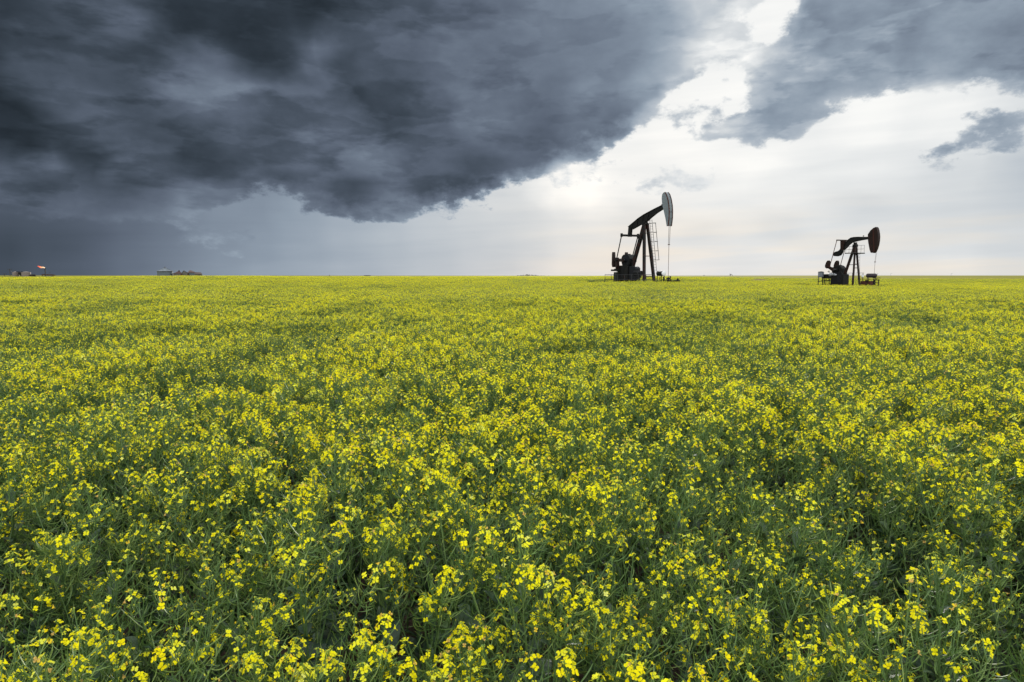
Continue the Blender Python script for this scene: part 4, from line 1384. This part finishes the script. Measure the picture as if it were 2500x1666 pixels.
def mesh_fence(lab, u0_, u1_, v0_, v1_, y):
    a_, b_ = K.P(u0_, v0_, y), K.P(u1_, v0_, y)
    e = thing('guard_fence', lab, 'fence', RR, (a_.x, y, 0), 0, 'guard fences round the small pumpjack')
    L = b_.x - a_.x
    n = max(2, round(L / .5) + 1)
    for i in range(n):
        m = MB(); m.tube([(L * i / (n - 1), 0, 0), (L * i / (n - 1), 0, a_.z)], .014, 5); part(m, 'fence_post', P_STEEL, e)
    for z_ in (a_.z, a_.z * .72, a_.z * .45):
        m = MB(); m.tube([(0, 0, z_), (L, 0, z_)], .012, 5); part(m, 'rail', P_STEEL, e)
    m = MB()
    for i in range(int(L / .09)): m.tube([(.045 + .09 * i, 0, .3), (.045 + .09 * i, 0, a_.z)], .0035, 3)
    o = part(m, 'wire_infill', P_STEEL, e); o['kind'] = 'stuff'
mesh_fence('thin wire guard fence between the rear and middle legs of the small red-brown pumpjack', 850, 995, 1182, 1390, .9)
mesh_fence('thin wire guard fence between the middle and right legs of the small red-brown pumpjack', 1075, 1235, 1178, 1390, 1.0)
pt = K.P(1490, 1400, -.3)
e = thing('pipe_manifold', 'dark pipework with valves in the crop right of the domed tank', 'pipes', RR, (pt.x, -.3, 0))
m = MB(); zt = K.z(1325)
m.tube([(-.35, 0, zt), (.40, 0, zt)], .045, 8); m.tube([(-.25, 0, 0), (-.25, 0, zt)], .05, 8); m.tube([(.30, 0, 0), (.30, 0, zt + .05)], .05, 8); m.tube([(-.3, 0, zt - .3), (.4, 0, zt - .3)], .035, 8)
part(m, 'pipe', P_BLACK, e)
m = MB(); m.lathe((.05, 0, zt), (.05, 0, zt + .18), [(0, .02), (.8, .02), (.82, .08), (1, .08)], 10); part(m, 'valve', P_BLACK, e)
pw = K.P(1432, 1400, .0)
e = thing('wellhead', 'dark wellhead under the rod of the small red-brown pumpjack, behind the domed tank', 'wellhead', RR, (wx - .14, 0, 0))
m = MB(); zz = K.z(1335); m.lathe((0, 0, 0), (0, 0, zz), [(0, .11), (.4, .11), (.42, .16), (.48, .16), (.5, .08), (.9, .07), (1, .03)], 12); part(m, 'casing', P_BLACK, e)
m = MB(); m.tube([(0, 0, zz * .6), (.35, 0, zz * .6)], .04, 8); m.lathe((.2, 0, zz * .6), (.2, 0, zz * .6 + .2), [(0, .02), (.8, .02), (.82, .1), (1, .1)], 10); part(m, 'valve', P_BLACK, e)

# ------------------------------------------------------------------ far left: tanks, flare stack
def far_root(name, px, py, depth, label, cat, group=None):
    p = at(px, py, depth)
    g_ = float(ground_z(p.x, p.y))
    e = empty(name, (p.x, p.y, g_), -math.atan2(p.x, p.y))
    tag(e, label, cat, group)
    def z(py_): return at(px, py_, depth).z - g_
    return e, z, depth / F0 / math.cos(math.atan2(p.x, p.y)) ** 0
P_BEIGE = paint('faded_beige_paint', (0.17, 0.145, 0.135), rust=(.08, .06, .06), rust_at=.70, scale=.6)
P_TIN = paint('corrugated_galvanised', (0.115, 0.145, 0.17), rust=(.1, .1, .1), rust_at=.8, scale=.5, rough=.45, metal=.3)
P_ROOF = paint('rusty_roof', (0.045, 0.017, 0.014), rust=(.07, .05, .04), rust_at=.60, scale=.8)
P_WOOD = paint('grey_boards', (0.15, 0.145, 0.13), rust=(.06, .04, .03), rust_at=.6, scale=1.0, rough=.9)
P_DARKW = paint('dark_boards', (0.05, 0.045, 0.04), rust_at=.7, rough=.9)
D = 260.0
for (x0, x1, y0, lab) in ((32, 46, 665.2, 'faded beige storage tank at the far left horizon, left one of the pair'), (54, 74, 665.2, 'faded beige storage tank, wider right one of the pair at the far left')):
    e, z, s_ = far_root('storage_tank', (x0 + x1) / 2, 676, D, lab, 'tank', 'oil storage tanks at the far left')
    r_ = (x1 - x0) / 2 * s_
    zt = z(y0)
    m = MB(); m.lathe((0, 0, 0), (0, 0, zt), [(0, r_), (.5, r_), (.505, r_ * 1.012), (.515, r_), (.985, r_), (.99, r_ * 1.02), (1, r_ * 1.02)], 28); part(m, 'shell', P_BEIGE, e)
    m = MB(); m.lathe((0, 0, zt), (0, 0, zt + .35), [(0, r_ * .99), (1, r_ * .15)], 28); part(m, 'roof', P_BEIGE, e)
    m = MB(); m.tube([(-r_ - .2, 0, 0), (-r_ - .2, 0, zt + .5)], .05, 5); m.tube([(-r_ - .2, .4, 0), (-r_ - .2, .4, zt + .5)], .05, 5)
    for i in range(12): m.tube([(-r_ - .2, 0, zt * i / 12), (-r_ - .2, .4, zt * i / 12)], .03, 4)
    part(m, 'ladder', P_STEEL, e)
e, z, s_ = far_root('tank_walkway', 50, 676, D - 1, 'dark stairway and catwalk between the two beige storage tanks', 'catwalk')
m = MB(); w_ = 8 * s_
m.box((0, 0, z(664.5)), (w_ * 2.1, .8, .15)); m.bar((-w_ * .5, 0, z(668)), (w_ * .3, 0, z(676)), .5, .25); part(m, 'deck', P_BLACK, e)
m = MB(); m.tube([(-w_, 0, z(663.7)), (w_, 0, z(663.7))], .05, 5)
for k in range(6): m.tube([(-w_ + w_ * 2 * k / 5, 0, z(664.5)), (-w_ + w_ * 2 * k / 5, 0, z(663.7))], .05, 5)
part(m, 'handrail', P_BLACK, e)
m = MB(); m.box((0, 0, z(668.5)), (w_ * .9, .8, .9)); m.tube([(-w_ * .4, 0, 0), (-w_ * .4, 0, z(665))], .12, 6); m.tube([(w_ * .4, 0, 0), (w_ * .4, 0, z(665))], .12, 6); part(m, 'pipework', P_BLACK, e)
e, z, s_ = far_root('treater_vessel', 80.5, 676, D, 'dark squat vessel right of the beige storage tanks', 'tank')
m = MB(); r_ = 6 * s_; m.lathe((0, 0, 0), (0, 0, z(670.6)), [(0, r_), (.97, r_), (1, r_ * .9)], 22); part(m, 'shell', P_BLUEG, e)
m = MB(); m.lathe((0, 0, z(670.6)), (0, 0, z(670.1)), [(0, r_ * .9), (1, r_ * .2)], 22); part(m, 'roof', P_BLACK, e)
for (px, yt, lab, cat) in ((25, 656.5, 'thin pole standing left of the beige storage tanks', 'pole'), (11.5, 668, 'short faint pole at the very left of the horizon', 'pole')):
    e, z, s_ = far_root('utility_pole', px, 677, D + 30, lab, cat, 'utility poles at the far left')
    m = MB(); m.tube([(0, 0, 0), (0, 0, z(yt))], [.16, .09], 7); part(m, 'shaft', P_DARKW, e)
    m = MB(); m.bar((-.8, 0, z(yt + 1.6)), (.8, 0, z(yt + 1.6)), .12, .12)
    for xx in (-.7, 0, .7): m.tube([(xx, 0, z(yt + 1.6)), (xx, 0, z(yt + 1.6) + .25)], .05, 5)
    part(m, 'crossarm', P_DARKW, e)
e, z, s_ = far_root('flare_stack', 111.2, 676, D, 'slim black flare stack with an orange flame blowing left', 'flare stack')
m = MB(); m.tube([(0, 0, 0), (0, 0, z(656.5))], .16, 8); m.lathe((0, 0, z(657.5)), (0, 0, z(655.2)), [(0, .16), (.3, .26), (1, .24)], 10); part(m, 'stack_pipe', P_BLACK, e)
for a_ in (0, 2.1, 4.2):
    m = MB(); m.tube([(0, 0, z(662)), (3.4 * math.cos(a_), 3.4 * math.sin(a_), 0)], .02, 4); part(m, 'guy_wire', P_WIRE, e)
mf, t, out = mat('flame')
em = t.nodes.new('ShaderNodeEmission'); tcf = t.nodes.new('ShaderNodeTexCoord'); spf = t.nodes.new('ShaderNodeSeparateXYZ')
t.links.new(tcf.outputs['Generated'], spf.inputs[0])
t.links.new(cramp(t, spf.outputs[0], [(0.0, (0.60, 0.08, 0.06)), (0.30, (0.95, 0.20, 0.10)), (0.62, (1.0, 0.55, 0.28)), (1.0, (1.0, 0.74, 0.50))]), em.inputs[0])
em.inputs[1].default_value = 0.8
t.links.new(em.outputs[0], out.inputs[0])
m = MB(); q = []
for i in range(10):
    f = i / 9
    q.append((-15.2 * s_ * f, 0, z(655.0) + (z(650.8) - z(655.0)) * (f ** .8) + .10 * math.sin(9 * f)))
rr_ = [.12, .22, .24, .22, .27, .29, .27, .22, .15, .05]
m.tube(q, rr_, 9); smooth(part(m, 'flame', mf, e, label='orange flame streaming left'))
e, z, s_ = far_root('flat_roof_shed', 118, 676, D + 6, 'long dark flat-roofed shed on a pale arched base right of the flare stack', 'shed')
m = MB(); m.prism([(-13 * s_, z(672.4)), (-13 * s_, z(669.6)), (0, z(669.9)), (10 * s_, z(670.6)), (15 * s_, z(671.8)), (14 * s_, z(673.6)), (5 * s_, z(672.3))], -2, 2); part(m, 'roof', P_ROOF, e)
m = MB()
arc = [(-22 * s_, z(676.8)), (-13 * s_, z(674.6)), (-4 * s_, z(673.4)), (6 * s_, z(673.2)), (13 * s_, z(674.5)), (17 * s_, z(676.2))]
m.prism(arc + [(17 * s_, 0), (-22 * s_, 0)], -1.5, 1.5); part(m, 'arched_base', P_TIN, e)
m = MB()
for xx in (-12, 9.5): m.tube([(xx * s_, -1.7, 0), (xx * s_, -1.7, z(671.5))], .15, 6)
m.tube([(4 * s_, 0, z(670)), (4 * s_, 0, z(664))], .04, 5); m.tube([(3 * s_, 0, z(666)), (5 * s_, 0, z(666))], .04, 5)
part(m, 'post', P_BLACK, e)

# ------------------------------------------------------------------ grain bin and granaries on the rise
D = 250.0
e, z, s_ = far_root('grain_bin', 403.3, 673, D, 'round galvanised grain bin with a conical roof on the rise, left of the red granaries', 'grain bin')
r_ = 17 * s_; zt, zp = z(662.6), z(654.6)
m = MB()
rings = 9
prof = []
for i in range(rings * 4 + 1):
    f = i / (rings * 4)
    prof.append((f, r_ + (.05 if i % 2 else 0)))
m.lathe((0, 0, 0), (0, 0, zt), prof, 36); part(m, 'wall', P_TIN, e)
m = MB(); m.lathe((0, 0, zt - .12), (0, 0, zt + .02), [(0, r_ + .16), (1, r_ + .18)], 36); part(m, 'eave', P_STEEL, e)
m = MB(); m.lathe((0, 0, zt + .021), (0, 0, zp), [(0, r_ + .17), (.55, r_ * .55), (.86, r_ * .20), (1, r_ * .17)], 36)
for k in range(24):
    a_ = 2 * math.pi * k / 24
    c_, s2 = math.cos(a_), math.sin(a_)
    m.tube([((r_ + .12) * c_, (r_ + .12) * s2, zt + .05), (r_ * .57 * c_, r_ * .57 * s2, zt + (zp - zt) * .55 + .03), (r_ * .22 * c_, r_ * .22 * s2, zt + (zp - zt) * .86 + .03)], .03, 3)
part(m, 'roof', paint('bin_roof_tin', (0.15, 0.18, 0.21), rust_at=.8, rough=.5), e)
m = MB(); m.lathe((0, 0, zp), (0, 0, zp + .18), [(0, r_ * .16), (.6, r_ * .16), (1, r_ * .05)], 16); part(m, 'roof_cap', P_STEEL, e)
m = MB(); m.tube([(0, 0, zp), (0, 0, z(650.3))], .03, 5); m.tube([(-.25, 0, z(651.5)), (.25, 0, z(651.5))], .025, 5); part(m, 'vane', P_STEEL, e)

def granary(x0, x1, ye, yr, xr, lab, wallm, roofm, kind='gable', dep=D, cap=None, door=None, doorm=None):
    cxp = (x0 + x1) / 2
    e, z, s_ = far_root('granary', cxp, 673, dep, lab, 'granary', 'old granaries with rusty roofs on the rise')
    a_, b_, r0 = (x0 - cxp) * s_, (x1 - cxp) * s_, (xr - cxp) * s_
    ze, zr = z(ye), z(yr)
    m = MB(); m.box((0, 0, ze / 2), ((b_ - a_) * .90, 3.0, ze)); 
    if kind == 'gable':
        m.prism([(a_ * .88, ze), (b_ * .88, ze), (r0, zr - .14)], -1.5, 1.5)
    w = part(m, 'wall', wallm, e)
    if kind == 'gable':
        for (p_, q_) in (((a_, ze - .05), (r0 + .02, zr)), ((b_, ze - .05), (r0 - .02, zr))):
            m = MB(); m.bar((p_[0], 0, p_[1]), (q_[0], 0, q_[1]), 3.5, .09); part(m, 'roof_slope', roofm, e)
    elif kind == 'hip':
        m = MB(); n = 8
        vs = [(a_ * 1.03, -1.8, ze), (b_ * 1.03, -1.8, ze), (b_ * 1.03, 1.8, ze), (a_ * 1.03, 1.8, ze), (r0 - .25, 0, zr), (r0 + .25, 0, zr)]
        m.add(vs, [(0, 3, 2, 1), (0, 1, 5, 4), (1, 2, 5), (2, 3, 4, 5), (3, 0, 4)]); part(m, 'roof', roofm, e)
    else:
        m = MB(); m.add([(a_, -1.8, ze), (b_, -1.8, ze - .05), (b_, 1.8, ze - .05), (a_, 1.8, ze), (a_ + .1, 0, zr + .05), (b_ - .55, 0, zr)], [(0, 3, 2, 1), (0, 1, 5, 4), (1, 2, 5), (2, 3, 4, 5), (3, 0, 4)]); part(m, 'roof', roofm, e)
    if cap:
        m = MB(); m.box((r0, 0, zr + .12), (.42, .5, .42)); part(m, 'roof_vent', P_DARKW, e)
    if door is not None:
        m = MB(); m.box(((door - cxp) * s_, -1.53, ze * .5), (.42, .08, ze * .92)); part(m, 'door', doorm or P_DARKW, e)
    return e
granary(423.0, 443.5, 668.5, 662.4, 437.2, 'granary with a dark rusty roof and a small square vent, leftmost beside the grain bin', P_WOOD, P_ROOF, 'hip', cap=True, door=441.5, doorm=P_RED)
granary(443.3, 460.5, 668.2, 660.9, 449.5, 'gabled granary with a dark gap under its peak, second from the grain bin', P_WOOD, P_ROOF, 'gable', D + 2.5, door=458.6, doorm=P_ROOF)
granary(458.5, 479.0, 666.2, 660.4, 465.3, 'tallest granary with a pale rust-streaked hipped roof, third from the grain bin', P_TIN, paint('streaked_roof', (.10, .07, .06), rust=(.055, .022, .018), rust_at=.52, scale=.8), 'hip', D + 5, door=478.4, doorm=P_ROOF)
granary(476.0, 493.5, 669.6, 665.2, 478.5, 'long low granary with a grey-brown shed roof, rightmost of the row', P_WOOD, paint('brown_roof', (.075, .058, .052), rust=(.05, .03, .025), rust_at=.55, scale=.8), 'long', D + 1)

# ------------------------------------------------------------------ specks along the horizon
M_TREE = plant_mat('far_tree_green', [(0.0, (0.010, 0.022, 0.014)), (0.5, (0.022, 0.042, 0.024)), (1.0, (0.05, 0.075, 0.035))], 0.1, 0.7, 0.1, 0.5)
P_BARK = paint('bark', (.06, .05, .04), rough=.95)
def crown_mb(rnd, w, h, n):
    mb = MB()
    lobes = [(Vector((rnd.uniform(-.32, .32) * w, rnd.uniform(-.3, .3) * w, h * rnd.uniform(.35, .78))), rnd.uniform(.2, .36) * min(w, h)) for _ in range(7)]
    for k in range(n):
        c, r_ = rnd.choice(lobes)
        d_ = Vector((rnd.gauss(0, 1), rnd.gauss(0, 1), rnd.gauss(0, 1))).normalized() * r_ * rnd.uniform(.5, 1.1)
        p = c + d_
        s1 = Vector((rnd.uniform(-1, 1), rnd.uniform(-1, 1), rnd.uniform(-1, 1))).normalized() * rnd.uniform(.05, .09) * h
        s2 = Vector((rnd.uniform(-1, 1), rnd.uniform(-1, 1), rnd.uniform(-1, 1))).normalized() * rnd.uniform(.05, .09) * h
        mb.face([p - s1, p - s2, p + s1, p + s2], 0, rnd.random())
    return mb
rnd = random.Random(77)
def far_tree(px, ytop, wpx, dep, lab, grp='trees along the far horizon'):
    e, z, s_ = far_root('distant_tree', px, 675, dep, lab, 'tree', grp)
    h = z(ytop)
    m = MB(); m.tube([(0, 0, 0), (.1, 0, h * .6)], [.03 * h, .012 * h], 6); part(m, 'trunk', P_BARK, e)
    part(crown_mb(rnd, wpx * s_ * 1.05, h, 420), 'crown', M_TREE, e)
trs = [(1266, 671.6), (1272, 671.8), (1279, 671.0), (1286, 670.2), (1293, 670.4), (1300, 670.6), (1307, 671.2), (1314, 672.3), (1321, 672.4), (1328, 672.6)]
ordw = ['first', 'second', 'third', 'fourth', 'fifth', 'sixth', 'seventh', 'eighth', 'ninth', 'tenth']
for i, (px, yt) in enumerate(trs):
    far_tree(px, yt, 8.5, 900 + 15 * (i % 3), f'dark green tree, {ordw[i]} from the left in the small grove on the horizon')
far_tree(1340, 673.0, 5, 950, 'tiny dark tree just right of the grove on the horizon')
far_tree(1354, 673.2, 7, 950, 'low wide tree second right of the grove on the horizon')
far_tree(1719, 672.0, 3.5, 900, 'tiny lone bush on the horizon right of the tall black pumpjack')
far_tree(812, 674.6, 5, 800, 'small dark bush right of the post on the horizon')
far_tree(823, 674.6, 9, 820, 'low dark bush between the post and the dark shed on the horizon')
e, z, s_ = far_root('marker_post', 804.5, 675, 400, 'short dark post sticking up on the horizon left of centre', 'post')
m = MB(); m.tube([(0, 0, 0), (0, 0, z(671.8))], .16, 7); part(m, 'shaft', P_DARKW, e)
m = MB(); m.box((0, 0, z(672.2)), (.46, .3, .3)); part(m, 'top_box', P_DARKW, e)
e, z, s_ = far_root('machine_shed', 896.5, 675, 600, 'long dark shed on the horizon, left of centre', 'shed')
m = MB(); m.box((0, 0, z(673.6) / 2), (16 * s_, 5, z(673.6))); part(m, 'wall', P_GREEN, e)
m = MB(); m.prism([(-8.6 * s_, z(673.5)), (-7 * s_, z(672.4)), (7 * s_, z(672.4)), (8.6 * s_, z(673.5))], -3, 3); part(m, 'roof', P_GREEN, e)
# third pumpjack, far away
e, z, s_ = far_root('pumpjack', 1785, 673, 520, 'tiny distant pumpjack on the horizon between the two large ones, beam dipped to the right', 'pumpjack', 'pumpjacks working in the crop')
m = MB(); m.bar((-.9 * s_ * 3 , 0, 0), (-2.4 * s_, 0, z(669.6)), .35, .35); part(m, 'rear_leg', P_STEEL, e)
m = MB(); m.bar((-.3, 0, 0), (-2.4 * s_, 0, z(669.6)), .35, .35); part(m, 'front_leg', P_STEEL, e)
m = MB(); m.bar((-3.4 * s_, 0, z(669.0)), (2.6 * s_, 0, z(672.0)), .3, .38); part(m, 'walking_beam', P_STEEL, e)
m = MB(); m.prism([(1.4 * s_, z(670.6)), (2.6 * s_, z(671.0)), (3.6 * s_, z(673.2)), (2.6 * s_, z(673.2))], -.2, .2); part(m, 'horsehead', P_STEEL, e)
for (px, yt, lab) in ((2174.3, 667.3, 'faint thin pole on the horizon right of the small red-brown pumpjack'), (2322, 667.4, 'faint pole with a small arm on the horizon near the right edge')):
    e, z, s_ = far_root('utility_pole', px, 673, 500, lab, 'pole', 'faint poles at the right horizon')
    m = MB(); m.tube([(0, 0, 0), (0, 0, z(yt))], [.14, .08], 6); part(m, 'shaft', P_GALV, e)
    m = MB(); m.bar((-.1, 0, z(yt) - .3), (1.0, 0, z(yt)), .12, .12); part(m, 'crossarm', P_GALV, e)

# patch of dead grey brush in the crop
pb_ = at(1850, 686, 95)
rnd = random.Random(9)
mb = MB()
for k in range(700):
    x, y = rnd.gauss(0, .75), rnd.gauss(0, .5)
    h = CROP_H + rnd.uniform(-.1, .30) * math.exp(-(x * x) / 1.6)
    d_ = Vector((rnd.uniform(-.5, .5), rnd.uniform(-.5, .5), 1)).normalized()
    p = Vector((x, y, h))
    s_ = Vector((rnd.uniform(-1, 1), rnd.uniform(-1, 1), 0)).normalized() * .02
    mb.face([p - d_ * .5 - s_, p - d_ * .5 + s_, p + s_ * .3], 0, rnd.random())
o = mb.build('dry_brush', [M_DEAD])
o.location = (pb_.x, 95, float(ground_z(pb_.x, 95)))
tag(o, 'patch of grey-brown dead weeds standing in the crop between the two large pumpjacks', 'weeds', kind='stuff')
